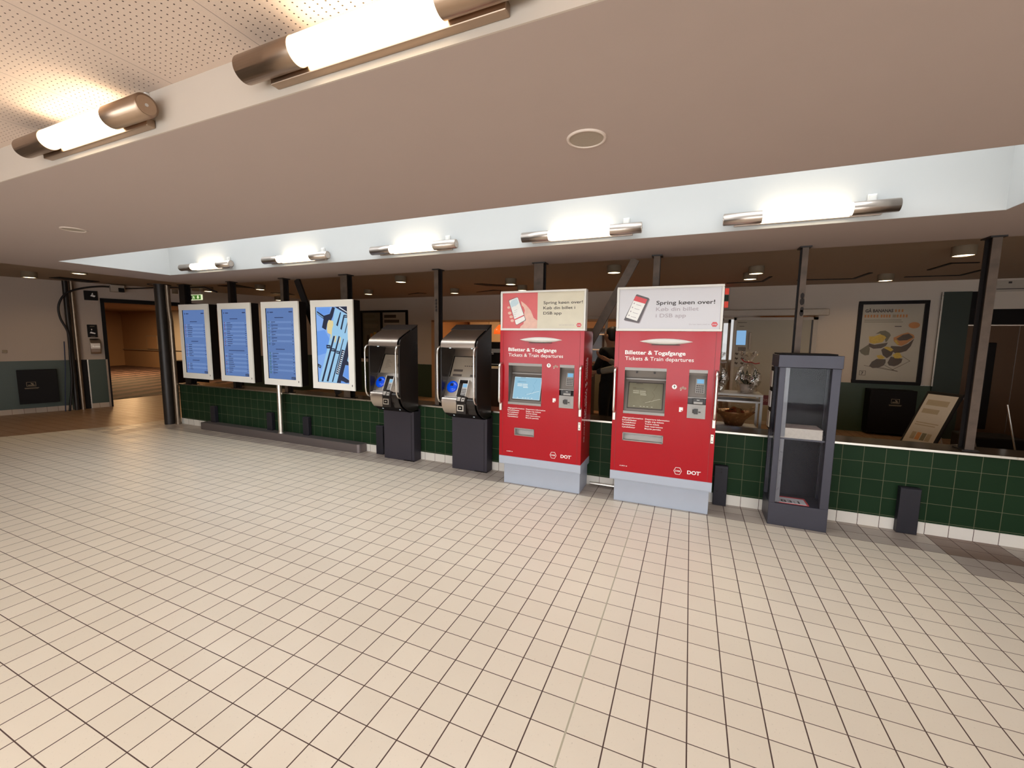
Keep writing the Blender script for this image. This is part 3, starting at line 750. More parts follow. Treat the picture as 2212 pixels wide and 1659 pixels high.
def departures(r, kind):
    y = 0.011; s = MB(); rnd = random.Random(kind*11+3)
    s.rect(0.092, 0.652, 0.09, 1.105, y, 'scr_a')
    y2 = y-0.0006
    if kind == 1: secs = [(0.915, [0.862-0.030*i for i in range(7)]), (0.600, [0.545-0.030*i for i in range(7)]), (0.295, [0.240-0.030*i for i in range(4)])]
    elif kind == 2: secs = [(0.955, [0.895-0.0315*i for i in range(12)]), (0.475, [0.418-0.031*i for i in range(10)])]
    else: secs = [(0.965, [0.905-0.045*i for i in range(8)]), (0.515, [0.455-0.040*i for i in range(8)])]
    for tz, rows in secs:
        s.rect(0.26 if kind != 2 or tz > 0.9 else 0.20, 0.44 if kind != 2 or tz > 0.9 else 0.56, tz, tz+0.010, y2, 'scr_t')
        for i, z in enumerate(rows):
            if i % 2 == 0: s.rect(0.11, 0.64, z-0.012, z+0.016, y-0.0003, 'scr_b')
            s.rect(0.185, 0.185+rnd.uniform(0.06, 0.14), z, z+0.009, y2, 'scr_t')
            s.rect(0.60, 0.60+rnd.choice((0.012, 0.02, 0.03)), z, z+0.009, y2, 'scr_t')
            if kind == 1 or (kind == 2 and rnd.random() < 0.6): s.rect(0.125, 0.140, z-0.003, z+0.014, y2, 'scr_r')
            if kind == 3: s.rect(0.120, 0.150, z-0.006, z+0.018, y2, 'scr_g'); s.rect(0.128, 0.142, z+0.001, z+0.011, y2-0.0002, 'scr_b'); s.rect(0.185, 0.225, z-0.014, z-0.010, y2, 'scr_t')
    s.rect(0.125, 0.140, 1.035, 1.060, y2, 'scr_t'); s.rect(0.165, 0.235, 1.04, 1.054, y2, 'scr_t'); s.rect(0.55, 0.62, 1.042, 1.058, y2, 'scr_t')
    s.build('display', r)
    t = MB(); t.box(0.555, 0.635, 0.009, 0.0105, 0.098, 0.130, 'map_d'); t.text('DOT', 0.565, 0.105, 0.0085, 0.017, 'scr_b', 0.02, width=0.058)
    t.build('logo', r)
r = screen_base(-7.800, 'white framed departure screen hanging at the far left, red badges in three short lists'); departures(r, 1)
r = screen_base(-6.820, 'white framed departure screen, second from the left, two long lists'); departures(r, 2)
r = screen_base(-5.838, 'white framed departure screen with green badges, above the steel pole'); departures(r, 3)
r = screen_base(-4.857, 'white framed screen showing a blue station map, right of the three departure screens'); r.name = 'map_screen'
s = MB(); y = 0.011; s.rect(0.092, 0.652, 0.09, 1.105, y, 'map_bg')
def pg(pts, mat, k):
    pts = [(min(0.651, max(0.093, a)), min(1.104, max(0.091, b))) for a, b in pts]
    s.flat(pts, y-0.0003*k, mat)
pg([(0.093,0.78),(0.24,0.80),(0.36,0.62),(0.30,0.50),(0.093,0.45)], 'map_bl', 1)
pg([(0.12,1.095),(0.35,1.095),(0.34,1.02),(0.235,0.995),(0.12,1.04)], 'map_bl', 1)
pg([(0.436,1.09),(0.654,0.998),(0.651,0.40),(0.45,0.093),(0.10,0.093),(0.12,0.14),(0.30,0.62),(0.38,0.86)], 'map_p', 1.2)
pg([(0.388,1.104),(0.436,1.092),(0.393,0.977),(0.363,0.928),(0.303,0.92),(0.264,0.798),(0.191,0.831),(0.227,0.945),(0.107,1.016),(0.109,1.053),(0.235,0.99),(0.34,1.013)], 'map_d', 2)
pg([(0.095,1.04),(0.115,1.03),(0.225,0.968),(0.220,0.962),(0.095,1.03)], 'map_p', 3)
pg([(0.436,1.104),(0.454,1.092),(0.654,0.998),(0.658,1.104)], 'map_d', 2)
pg([(0.50,1.095),(0.655,1.02),(0.655,1.03),(0.52,1.10)], 'map_w', 3)
for q in ([(0.524,1.035),(0.54,1.027),(0.473,0.847),(0.447,0.864)], [(0.581,0.999),(0.602,0.991),(0.541,0.799),(0.518,0.815)], [(0.646,0.919),(0.651,0.90),(0.602,0.76),(0.587,0.76)],
          [(0.392,0.722),(0.421,0.718),(0.179,0.097),(0.147,0.1)], [(0.484,0.723),(0.505,0.715),(0.274,0.102),(0.241,0.105)], [(0.562,0.687),(0.573,0.679),(0.358,0.102),(0.336,0.101)]): pg(q, 'map_d', 3)
pg([(0.651,0.72),(0.651,0.487),(0.619,0.398),(0.650,0.366),(0.649,0.334),(0.585,0.339),(0.531,0.19),(0.641,0.138),(0.651,0.105),(0.533,0.093),(0.424,0.093),(0.594,0.551),(0.63,0.648)], 'map_d', 3)
pg([(0.586,0.335),(0.651,0.330),(0.651,0.150),(0.540,0.192)], 'map_bl', 2)
pg([(0.500,0.125),(0.540,0.118),(0.60,0.095),(0.50,0.093)], 'map_bl', 4)
pg([(0.532,0.545),(0.582,0.53),(0.461,0.207),(0.412,0.213)], 'map_d', 4)
for k in range(12):
    t_ = k/12; cx, cz = 0.425+0.125*t_, 0.225+0.31*t_; pg([(cx, cz+0.004), (cx+0.034, cz-0.006), (cx+0.040, cz+0.006), (cx+0.006, cz+0.014)], 'map_w', 5)
pg([(0.393,0.86),(0.602,0.744),(0.651,0.70),(0.630,0.64),(0.578,0.687),(0.372,0.766)], 'map_p', 5)
pg([(0.32,0.933),(0.396,0.92),(0.398,0.864),(0.374,0.815),(0.365,0.73),(0.29,0.762),(0.281,0.806),(0.29,0.88)], 'map_y', 6)
for q in ([(0.425,0.726),(0.446,0.722),(0.426,0.637),(0.404,0.636)], [(0.504,0.707),(0.524,0.703),(0.506,0.626),(0.49,0.63)], [(0.34,0.73),(0.365,0.73),(0.355,0.69),(0.345,0.68)]): pg(q, 'map_y', 4)
for q in ([(0.26,0.601),(0.337,0.598),(0.329,0.553),(0.263,0.552)], [(0.346,0.557),(0.411,0.555),(0.409,0.51),(0.333,0.52)], [(0.437,0.527),(0.496,0.52),(0.489,0.483),(0.43,0.49)], [(0.591,0.999),(0.649,0.994),(0.642,0.959),(0.585,0.963)], [(0.095,0.342),(0.156,0.315),(0.142,0.277),(0.092,0.296)]):
    pg(q, 'map_d', 6)
    cx = sum(a for a, b in q)/4; cz = sum(b for a, b in q)/4; s.rect(cx-0.02, cx+0.02, cz-0.004, cz+0.004, y-0.0023, 'map_p')
s.build('display', r)

# plinth, its pole
c = MB(); R_ = 0.05
pts = [(-7.51, -0.009), (-7.51, -0.155), (-4.11-R_, -0.155)]+[(-4.11-R_+R_*math.sin(a), -0.155+R_-R_*math.cos(a)) for a in [PI/2*k/6 for k in range(1, 7)]]+[(-4.11, -0.009)]
c.prism(pts, 0.0, 0.118, 'plinth_metal', 'z')
tag(c.build('low_plinth', bevel=0.004), 'long low grey metal plinth on the floor under the departure screens', 'plinth')
r = thing('support_pole', 'round steel pole rising from the plinth to the third departure screen', 'pole', (-5.66, -0.105, 0.118))
MB().tube([(0,0,0),(0,0,0.745)], 0.036, 'steel_light', 24).build('pole', r)
MB().lathe([(0.05,0.0005),(0.05,0.008),(0.036,0.010)], 'steel_light', seg=24).build('flange', r)

# post foot covers on the tiled wall
def cover(x, z0, lb, w=0.115, screws=False):
    r = thing('post_cover', lb, 'cover box', (x, -0.009, z0), group='dark covers on the tiled wall')
    h = 0.39-z0; d0, d1 = 0.055, 0.03
    m = MB(); m.prism([(0.0, 0.0), (-d0, 0.0), (-d0, h-0.01), (-d0+0.01, h), (0.0, h)], -w/2, w/2, 'cover', 'x'); m.build('casing', r, bevel=0.004)
    if screws:
        s_ = MB(); [s_.tube([(xx, -d0+0.001, zz), (xx, -d0-0.003, zz)], 0.006, 'stain', 8) for xx, zz in ((0,0.36),(-0.025,0.14),(0.03,0.14),(0,0.33))]; s_.build('screws', r)
cover(-7.33, 0.1185, 'dark cover box on the plinth under the first departure screen')
cover(-5.97, 0.1185, 'dark cover box on the plinth just left of the steel pole')
cover(-5.20, 0.1185, 'dark cover box on the plinth just right of the steel pole')
cover(-3.84, 0.0, 'dark cover box on the floor just left of the left kiosk')
cover(0.265, 0.0, 'dark cover box on the floor between right ticket machine and newspaper stand', 0.115, True)
cover(1.665, 0.0, 'dark cover box on the floor right of the newspaper stand', 0.135)

# floor pipe between the ticket machines
tag(MB().tube([(-1.0,-0.03,0.022),(-0.70,-0.03,0.022)], 0.014, 'steel_light', 12).build('floor_pipe'), 'short shiny pipe along the wall base between the red ticket machines', 'pipe')

# ------------------------------------------------------------------ steel kiosks
KW = 0.47
KOUT = [(-0.05, 1.712), (-0.17, 1.652), (-0.28, 1.598), (-0.345, 1.566), (-0.385, 1.54), (-0.404, 1.51), (-0.412, 1.43), (-0.415, 1.30), (-0.415, 0.92), (-0.405, 0.85), (-0.375, 0.785), (-0.33, 0.727), (-0.25, 0.672), (-0.16, 0.640), (-0.05, 0.632)]
P0 = Vector((0, -0.13, 1.40)); DS = (Vector((0, -0.36, 0.93))-P0).normalized(); NS = Vector((0, DS.z, -DS.y)); NS = NS if NS.y < 0 else -NS
def face(m, fn_mb, off=0.0):
    """fn_mb built in local (x, depth, s downwards as -z): maps to the tilted fascia"""
    m2 = fn_mb
    vs = [(p[0], *(P0+DS*(-p[2])+NS*(-p[1]+off)).yz) for p in m2.v]
    b = len(m.v); m.v += vs
    for f, k, sm in zip(m2.f, m2.m, m2.sm): m.f.append(tuple(b+i for i in f)); m.m.append(m.mi(m2.mats[k])); m.sm.append(sm)
    return m
def kiosk(cx, label, kind):
    r = thing('ticket_kiosk', label, 'kiosk', (cx, 0, 0)); h = KW/2
    MB().box(-0.235, 0.235, -0.155, -0.009, 0.0, 0.66, 'pedestal').build('pedestal', r, bevel=0.004)
    MB().box(0.07, 0.2352, -0.1565, -0.155, 0.0, 0.012, 'black').box(0.195, 0.199, -0.156, -0.155, 0.02, 0.60, 'black').build('pedestal_seam', r)
    for s in (-1, 1):
        a, b = sorted((s*h, s*(h-0.022)))
        MB().prism(KOUT, a, b, 'graphite', 'x').build('side_panel', r, bevel=0.004)
    i = h-0.0225
    # canopy
    def sheet(pts, t, mat, a=-i, b=i):
        m = MB(); n = len(pts); vs = []
        for k, p in enumerate(pts):
            d = Vector(pts[min(k+1, n-1)])-Vector(pts[max(k-1, 0)]); nn = Vector((d.y, -d.x)).normalized()*t
            vs.append((p[0], p[1])); vs.append((p[0]+nn.x, p[1]+nn.y))
        V = [(a, p[0], p[1]) for p in vs]+[(b, p[0], p[1]) for p in vs]; N = len(vs)
        A_ = [V[2*k] for k in range(n)]+[V[N+2*k] for k in range(n)]; B_ = [V[2*k+1] for k in range(n)]+[V[N+2*k+1] for k in range(n)]
        m.add(A_, [(k, k+1, n+k+1, n+k) for k in range(n-1)], mat, True); m.add(B_, [(n+k, n+k+1, k+1, k) for k in range(n-1)], mat, True)
        m.add([V[0],V[1],V[N+1],V[N]], [(3,2,1,0)], mat); m.add([V[N-2],V[N-1],V[2*N-1],V[2*N-2]], [(0,1,2,3)], mat)
        return m
    sheet([(-0.045,1.718),(-0.168,1.658)], 0.012, 'canopy_top', -h, h).build('canopy_top', r)
    arc = [(-0.17,1.656),(-0.28,1.604),(-0.345,1.572),(-0.375,1.556),(-0.398,1.538),(-0.411,1.518),(-0.417,1.495),(-0.418,1.466)]
    sheet(arc, 0.010, 'steel_x').build('canopy', r)
    c = MB(); c.add([(-i,-0.416,1.468),(i,-0.416,1.468),(i,-0.10,1.44),(-i,-0.10,1.44)], [(0,3,2,1)], 'steel_x')
    for xx in (-0.15, 0.13): c.tube([(xx,-0.33,1.460),(xx,-0.33,1.452)], 0.011, 'tvm_screen_w', 12)
    c.build('canopy_lining', r)
    # tilted fascia plate with screen opening
    f = MB(); holes_plate(f, -i, i, -0.575, 0.045, 0, [(-0.205, 0.155, -0.305, -0.045)], 'steel_x')
    q = [(-0.205,-0.305),(0.155,-0.305),(0.155,-0.045),(-0.205,-0.045)]
    f.add([(p[0],0,p[1]) for p in q]+[(p[0],0.022,p[1]) for p in q], [(0,4,5,1),(1,5,6,2),(2,6,7,3),(3,7,4,0)], 'black')
    face(MB(), f).build('fascia', r)
    f = MB(); f.rect(-0.203, 0.153, -0.303, -0.047, 0.018, 'kiosk_screen')
    if kind == 1:
        f.flat([(0.075+0.045*math.cos(a), -0.175+0.048*math.sin(a)) for a in [2*PI*k/24 for k in range(24)]], 0.0172, 'kiosk_screen_d')
        for k in range(7): f.rect(-0.15, -0.15+0.05+0.02*(k % 3), -0.12-0.018*k, -0.117-0.018*k, 0.0175, 'kiosk_screen_d')
    else:
        f.rect(-0.175, -0.055, -0.232, -0.205, 0.0172, 'kiosk_screen_d'); f.rect(-0.175, -0.055, -0.290, -0.264, 0.0172, 'kiosk_screen_d'); f.rect(0.055, 0.145, -0.290, -0.264, 0.0172, 'kiosk_screen_d')
        for k in range(6): f.rect(-0.045+0.028*k, -0.025+0.028*k, -0.165, -0.155, 0.0172, 'kiosk_screen_d')
    face(MB(), f).build('screen', r)
    # blue contactless reader
    f = MB(); cx_, cz_ = -0.130, -0.427
    n = 28; prof = [(0.070,-0.0),(0.068,-0.008),(0.055,-0.016),(0.03,-0.021),(0.0,-0.023)]
    vs = []
    for rr, dd in prof: vs += [(cx_+rr*math.cos(2*PI*k/n), dd, cz_+rr*1.02*math.sin(2*PI*k/n)) for k in range(n)]
    f.add(vs, [(a*n+k, a*n+(k+1) % n, (a+1)*n+(k+1) % n, (a+1)*n+k) for a in range(len(prof)-1) for k in range(n)], 'blue_disc', True)
    f.rect(cx_-0.018, cx_+0.022, cz_+0.002, cz_+0.034, -0.0238, 'navy')
    f.rect(cx_+0.0, cx_+0.03, cz_-0.036, cz_-0.026, -0.0205, 'blue_light'); f.rect(cx_+0.008, cx_+0.028, cz_+0.038, cz_+0.046, -0.0205, 'blue_light')
    face(MB(), f).build('card_reader', r)
    # payment terminal
    f = MB(); f.box(-0.030, -0.020, -0.05, 0, -0.545, -0.350, 'steel_light'); f.box(0.085, 0.095, -0.05, 0, -0.545, -0.350, 'steel_light'); f.box(-0.020, 0.085, -0.03, 0, -0.375, -0.350, 'black'); f.box(-0.020, 0.085, -0.006, 0, -0.545, -0.375, 'graphite')
    f.box(0.010, 0.080, -0.02, -0.006, -0.525, -0.385, 'grey_metal'); f.rect(0.016, 0.074, -0.432, -0.392, -0.0206, 'lcd')
    for a in range(3):
        for b_ in range(4): f.rect(0.018+0.019*a, 0.031+0.019*a, -0.520+0.019*b_, -0.508+0.019*b_, -0.0206, 'ink')
    face(MB(), f).build('payment_terminal', r)
    # coin inlet and returns
    f = MB(); f.box(-0.012, 0.108, -0.045, 0, -0.62, -0.548, 'graphite'); f.box(0.0, 0.04, -0.052, -0.045, -0.605, -0.56, 'steel_light'); f.box(0.055, 0.095, -0.055, -0.045, -0.608, -0.566, 'steel_light'); f.rect(0.028, 0.07, -0.600, -0.572, -0.0455, 'black'); f.rect(0.066, 0.088, -0.592, -0.580, -0.0556, 'ink')
    face(MB(), f).build('coin_inlet', r)
    f = MB(); f.box(-0.192, -0.012, -0.018, 0, -0.600, -0.550, 'grey_metal'); f.rect(-0.180, -0.030, -0.572, -0.562, -0.0186, 'ink')
    face(MB(), f).build('ticket_slot', r)
    low = [(-0.375,0.905),(-0.412,0.892),(-0.418,0.86),(-0.408,0.80),(-0.382,0.757),(-0.352,0.724)]
    sheet(low, 0.008, 'steel_x', -i+0.004, -0.012).build('lower_cover', r)
    sheet([(a, b_) for a, b_ in low], 0.006, 'graphite', 0.108, i).build('lower_side_cover', r)
    c = MB(); c.box(-0.012, 0.108, -0.435, -0.30, 0.735, 0.855, 'graphite'); c.box(0.002, 0.082, -0.440, -0.435, 0.765, 0.835, 'steel_light'); c.box(0.014, 0.070, -0.442, -0.440, 0.778, 0.822, 'black'); c.box(0.03, 0.055, -0.446, -0.442, 0.795, 0.808, 'steel_light')
    c.build('coin_tray', r, bevel=0.006)
    c = sheet([(-0.372,0.748),(-0.335,0.712),(-0.25,0.664),(-0.16,0.638),(-0.055,0.632)], 0.006, 'black')
    for xx in (-0.12, 0.14): c.tube([(xx,-0.295,0.692),(xx,-0.299,0.683)], 0.010, 'tvm_screen_w', 10)
    c.build('underside', r)
    MB().box(-h+0.022, h-0.022, -0.06, -0.05, 0.64, 1.70, 'graphite').build('back_panel', r)
    for s in (-1, 1):
        X = s*(h-0.006)
        pth = [(X,-0.405,1.475),(X,-0.445,1.465),(X,-0.468,1.435),(X,-0.475,1.39),(X,-0.475,1.15),(X,-0.475,0.95),(X,-0.468,0.905),(X,-0.445,0.865),(X,-0.405,0.845)]
        MB().tube(pth, 0.0092, 'steel_light', 12).build('handle', r)
    return r
kiosk(-3.447, 'left steel ticket kiosk, round dark mark on its screen, blue card reader', 1)
kiosk(-2.420, 'right steel ticket kiosk beside the red ticket machine, dark buttons on its screen', 2)

# ------------------------------------------------------------------ red ticket machines
TW = 0.895
def ticket_machine(x, label, kind):
    r = thing('ticket_machine', label, 'ticket machine', (x, -0.40, 0)); B = 0.385
    MB().box(0.035, TW-0.015, 0.055, B, 0.0, 0.245, 'skirt').build('plinth', r, bevel=0.004)
    MB().prism([(0.0, 0.240), (0.0, 0.313), (0.004, 0.319), (B, 0.319), (B, 0.240), (0.02, 0.240), (0.012, 0.228), (0.004, 0.228)], -0.002, TW+0.002, 'skirt', 'x').build('skirt', r, bevel=0.002)
    H0, H1 = 0.319, 1.655
    scr = (0.100, 0.468, 0.886, 1.320); crd = (0.657, 0.806, 0.887, 1.320)
    tr = (0.176, 0.396, 0.555, 0.637) if kind == 1 else (0.103, 0.468, 0.623, 0.702)
    b = MB(); holes_plate(b, 0, TW, H0, H1, 0, [scr, crd, tr], 'red')
    b.add([(0,0,H0),(TW,0,H0),(TW,B,H0),(0,B,H0),(0,0,H1),(TW,0,H1),(TW,B,H1),(0,B,H1)], [(0,3,2,1),(4,5,6,7),(1,2,6,5),(2,3,7,6),(3,0,4,7)], 'red')
    b.box(0.854, 0.857, -0.0012, 0.0, H0+0.005, H1-0.005, 'red_edge'); b.box(0.035, 0.038, -0.0012, 0.0, H0+0.005, H1-0.005, 'red_edge')
    b.build('cabinet', r)
    MB().box(0.02, TW-0.02, 0.10, B-0.001, H0, H1-0.01, 'black').box(0.0,0.001,0.2,0.201,0.5,0.501,'red')
    # lamp lens
    n = 26; c = MB(); L = 0.226; cx, cz = 0.447, 1.563
    vs = []
    for k in range(n+1):
        t = -1+2*k/n; w = (1-abs(t)**2.2)
        for a in range(9):
            an = PI*a/8; vs.append((cx+t*L, -0.030*w*math.sin(an)-0.0005, cz+0.028*w*math.cos(an)))
    c.add(vs, [(k*9+a, k*9+a+1, (k+1)*9+a+1, (k+1)*9+a) for k in range(n) for a in range(8)], 'white', True)
    c.box(cx-0.12, cx+0.12, -0.016, -0.003, cz-0.032, cz-0.027, 'ink')
    c.build('lamp_lens', r)
    c = MB(); c.text('Billetter & Togafgange', 0.095, 1.443, -0.0015, 0.037, 'white_print', 0.022, width=0.523); c.text('Tickets & Train departures', 0.098, 1.388, -0.0015, 0.036, 'white_print', 0.004, width=0.590)
    c.build('title_lettering', r)
    c = MB()
    for k, t in enumerate(('Afgangsinformation', 'Enkeltbilletter', 'Turistbilletter', 'Pladsbilletter', 'Cykelbilletter')):
        c.text(t, 0.095, 0.838-0.0225*k, -0.0015, 0.0135, 'white_print', 0.012, width=[0.190, 0.133, 0.128, 0.120, 0.122][k])
    for k, t in enumerate(('Departure information', 'Single trip tickets', 'Tourist tickets', 'Seat reservations', 'Bicycle permits')):
        c.text(t, 0.302, 0.838-0.0225*k, -0.0015, 0.0135, 'white_print', 0.012, width=[0.213, 0.165, 0.125, 0.158, 0.142][k])
    c.text('ALMEX', 0.086, 0.369, -0.0015, 0.010, 'white_print', 0.01, width=0.055); c.flat([(0.152+0.006*math.cos(a), 0.373+0.004*math.sin(a)) for a in [k*PI/4 for k in range(8)]], -0.0015, 'white_print')
    c.build('service_lettering', r)
    # logos
    c = MB(); c.flat(hexagon(0.608, 0.389, 0.070, 0.066), -0.0013, 'white_print'); c.flat(hexagon(0.608, 0.389, 0.062, 0.058), -0.0017, 'red'); c.text('DSB', 0.608, 0.382, -0.0021, 0.0145, 'white_print', 0.02, width=0.044, align='CENTER')
    c.build('hexagon_logo', r); c = MB(); c.text('DOT', 0.688, 0.372, -0.0015, 0.034, 'white_print', 0.03, width=0.106)
    c.flat([(0.798+0.003*math.cos(a), 0.404+0.003*math.sin(a)) for a in [k*PI/4 for k in range(8)]], -0.0015, 'white_print')
    c.build('logo', r)
    # icons
    iz = 1.308 if kind == 1 else 1.160
    c = MB(); c.flat([(0.541+0.021*math.cos(a), iz+0.021*math.sin(a)) for a in [2*PI*k/20 for k in range(20)]], -0.0013, 'white_print')
    c.rect(0.5385, 0.5435, iz-0.013, iz+0.010, -0.0018, 'ink'); c.flat([(0.531, iz+0.002), (0.541, iz+0.014), (0.551, iz+0.002)], -0.0019, 'ink')
    for (a, b_, q) in ((0.597, -0.012, 0.011), (0.613, -0.004, 0.012), (0.630, -0.010, 0.011)): c.flat([(a+q*math.cos(t), iz+b_+q*math.sin(t)) for t in [2*PI*k/14 for k in range(14)]], -0.0013, 'maroon_t')
    c.flat([(0.588, iz-0.032), (0.600, iz-0.030), (0.598, iz-0.022)], -0.0013, 'white_print')
    z0 = 0.958
    c.flat([(0.590, z0+0.02), (0.622, z0+0.02), (0.622, z0-0.008), (0.607, z0-0.022), (0.590, z0-0.022)], -0.0013, 'white_print'); c.flat([(0.606, z0-0.020), (0.606, z0-0.006), (0.619, z0-0.006)], -0.0018, 'red')
    c.build('pictogram', r)
    # screen recess
    c = MB(); a0, a1, z0, z1 = scr; 
    c.rect(a0, a1, z1-0.026, z1, -0.002, 'tvm_strip')
    c.add([(a0,0,z0),(a1,0,z0),(a1,0,z1-0.026),(a0,0,z1-0.026),(a0,0.02,z0+0.02),(a1,0.02,z0+0.02),(a1,0.115,1.215),(a0,0.115,1.215),(a0,0.10,z1-0.026),(a1,0.10,z1-0.026)],
          [(0,1,5,4),(4,5,6,7),(7,6,9,8),(8,9,2,3),(0,4,7,8,3),(1,2,9,6,5)], 'tvm_steel')
    c.box(a0, a1, -0.008, 0.012, z0, z0+0.024, 'tvm_strip')
    c.box(a0+0.002, a1-0.002, 0.096, 0.108, 1.200, 1.212, 'tvm_strip')
    c.build('screen_recess', r)
    # screen on the sloped plate: slope from (0.02,z0+0.02) to (0.115,1.215)
    A = Vector((0.02, z0+0.02)); Bv = Vector((0.115, 1.215)); d = (Bv-A); Ls = d.length; d.normalize(); nn = Vector((-d.y, d.x))
    def on_slope(mb2):
        out = MB()
        for p in mb2.v:
            q = A+d*p[2]+nn*(-p[1]); out.v.append((p[0], q.x, q.y))
        out.f, out.m, out.mats, out.sm = mb2.f, mb2.m, mb2.mats, mb2.sm
        return out
    s = MB(); sx0, sx1 = 0.135, 0.440; s0, s1 = 0.035, Ls-0.050
    on = kind == 1
    s.box(sx0-0.008, sx1+0.008, -0.004, -0.0005, s0-0.008, s1+0.008, 'ink')
    s.rect(sx0, sx1, s0, s1, -0.0048, 'tvm_screen_w' if on else 'tvm_off'); s.rect(sx0+0.004, sx1-0.004, s0+0.004, s1-0.004, -0.0052, 'tvm_screen' if on else 'tvm_off')
    W_ = 'tvm_screen_w' if on else 'tvm_off_l'; D_ = 'tvm_screen_b' if on else 'p_olive'
    for q in ([(0.33,s0+0.05),(0.37,s0+0.12),(0.374,s0+0.118),(0.334,s0+0.048)], [(0.37,s0+0.12),(0.345,s0+0.16),(0.349,s0+0.162),(0.374,s0+0.122)], [(0.36,s0+0.17),(0.385,s0+0.22),(0.389,s0+0.218),(0.364,s0+0.168)], [(0.27,s0+0.06),(0.33,s0+0.05),(0.33,s0+0.046),(0.27,s0+0.056)]): s.flat(q, -0.0055, D_)
    for k in range(4):
        s.flat([(0.29+0.035*k, s0+0.05+0.012*k), (0.335+0.03*k, s0+0.062+0.01*k), (0.335+0.03*k, s0+0.066+0.01*k), (0.29+0.035*k, s0+0.054+0.012*k)], -0.0058, W_)
    for (xx, zz) in ((0.175,0.155),(0.235,0.155),(0.175,0.138),(0.235,0.138),(0.242,0.122)): s.rect(xx, xx+0.055, s0+zz, s0+zz+0.009, -0.0062, W_)
    s.rect(0.19, 0.27, s0+0.185, s0+0.187, -0.006, 'scr_t' if on else 'ink'); s.rect(0.17, 0.20, s0+0.180, s0+0.195, -0.006, D_)
    for xx in (0.185, 0.245, 0.275, 0.305, 0.345): s.rect(xx, xx+0.016, s0+0.012, s0+0.018, -0.006, W_)
    s.rect(0.20, 0.26, s1-0.008, s1-0.004, -0.006, 'scr_t' if on else 'ink')
    on_slope(s).build('screen', r)
    if not on: MB().tube([(0.20,0.09,1.27),(0.20,0.096,1.27)], 0.01, 'ink', 10).tube([(0.36,0.09,1.27),(0.36,0.096,1.27)], 0.01, 'ink', 10).build('camera_dots', r)
    # card panel
    c = MB(); a0, a1, z0, z1 = crd
    c.rect(a0, a1, z1-0.028, z1, -0.002, 'tvm_strip')
    c.add([(a0,0,1.075),(a1,0,1.075),(a1,0,z1-0.028),(a0,0,z1-0.028),(a0,0.03,1.075),(a1,0.03,1.075),(a1,0.075,1.265),(a0,0.075,1.265),(a0,0.07,z1-0.028),(a1,0.07,z1-0.028)],
          [(0,1,5,4),(4,5,6,7),(7,6,9,8),(8,9,2,3),(0,4,7,8,3),(1,2,9,6,5)], 'tvm_steel')
    c.box(a0, a1, -0.004, 0.03, 1.068, 1.076, 'tvm_strip'); c.box(a0, a1, 0.03, 0.04, 1.010, 1.07, 'graphite'); c.box(a0, a1, -0.004, 0.03, 0.887, 1.012, 'tvm_strip')
    c.build('payment_panel', r)
    A2 = Vector((0.03, 1.075)); B2 = Vector((0.075, 1.265)); d2 = (B2-A2).normalized(); n2 = Vector((-d2.y, d2.x))
    s = MB(); s.box(0.715, 0.790, -0.010, 0, 0.035, 0.165, 'tvm_strip'); s.rect(0.725, 0.782, 0.122, 0.160, -0.0106, 'lcd')
    for a in range(4):
        for b_ in range(4): s.rect(0.723+0.0155*a, 0.734+0.0155*a, 0.042+0.018*b_, 0.052+0.018*b_, -0.0106, 'ink')
    for k, p in enumerate(s.v):
        q = A2+d2*p[2]+n2*(-p[1]); s.v[k] = (p[0], q.x, q.y)
    s.build('pin_pad', r)
    MB().box(0.700, 0.785, -0.022, 0.03, 1.018, 1.066, 'graphite').box(0.706, 0.779, -0.024, -0.020, 1.020, 1.040, 'tvm_strip').rect(0.730, 0.752, 1.053, 1.057, -0.0226, 'white_print').build('card_inlet', r, bevel=0.002)
    c = MB(); c.box(0.692, 0.772, -0.008, -0.004, 0.920, 0.982, 'tvm_strip'); c.box(0.712, 0.745, -0.020, -0.008, 0.928, 0.975, 'graphite'); c.box(0.700, 0.712, -0.014, -0.008, 0.935, 0.968, 'ink'); c.box(0.750, 0.768, -0.012, -0.008, 0.942, 0.952, 'ink')
    c.build('coin_inlet', r)
    # tray
    c = MB(); a0, a1, z0, z1 = tr; t = 0.008
    c.box(a0, a1, -0.005, 0.004, z0, z0+t, 'tvm_strip'); c.box(a0, a1, -0.005, 0.004, z1-t, z1, 'tvm_strip'); c.box(a0, a0+t, -0.005, 0.004, z0, z1, 'tvm_strip'); c.box(a1-t, a1, -0.005, 0.004, z0, z1, 'tvm_strip')
    c.add([(a0,0,z0),(a1,0,z0),(a1,0.05,z0),(a0,0.05,z0),(a0,0,z1),(a1,0,z1),(a1,0.08,z1),(a0,0.08,z1)], [(0,1,2,3),(3,2,6,7),(4,7,6,5),(0,3,7,4),(1,5,6,2)], 'grey_metal')
    c.build('ticket_tray', r)
    MB().box(a0+t, a1-t, 0.004, 0.006, z0+t, z1-t, 'pane').build('tray_flap', r)
    # handles, lock
    for X in (0.018, 0.878):
        pth = [(X,-0.001,1.312),(X,-0.03,1.308),(X,-0.05,1.290),(X,-0.055,1.26),(X,-0.055,1.10),(X,-0.055,0.95),(X,-0.050,0.915),(X,-0.034,0.900),(X,-0.012,0.893)]
        hd = MB().tube(pth, 0.0125, 'steel_light', 14).build('handle', r)
        MB().box(X-0.013, X+0.013, -0.022, 0.0, 0.815, 0.900, 'card_silver').build('bracket', hd, bevel=0.003)
    MB().box(0.861, 0.885, -0.006, 0.0, 0.675, 0.756, 'card_silver').tube([(0.873,-0.006,0.74),(0.873,-0.008,0.74)], 0.005, 'ink', 8).tube([(0.873,-0.006,0.695),(0.873,-0.008,0.695)], 0.005, 'ink', 8).build('lock_plate', r, bevel=0.001)
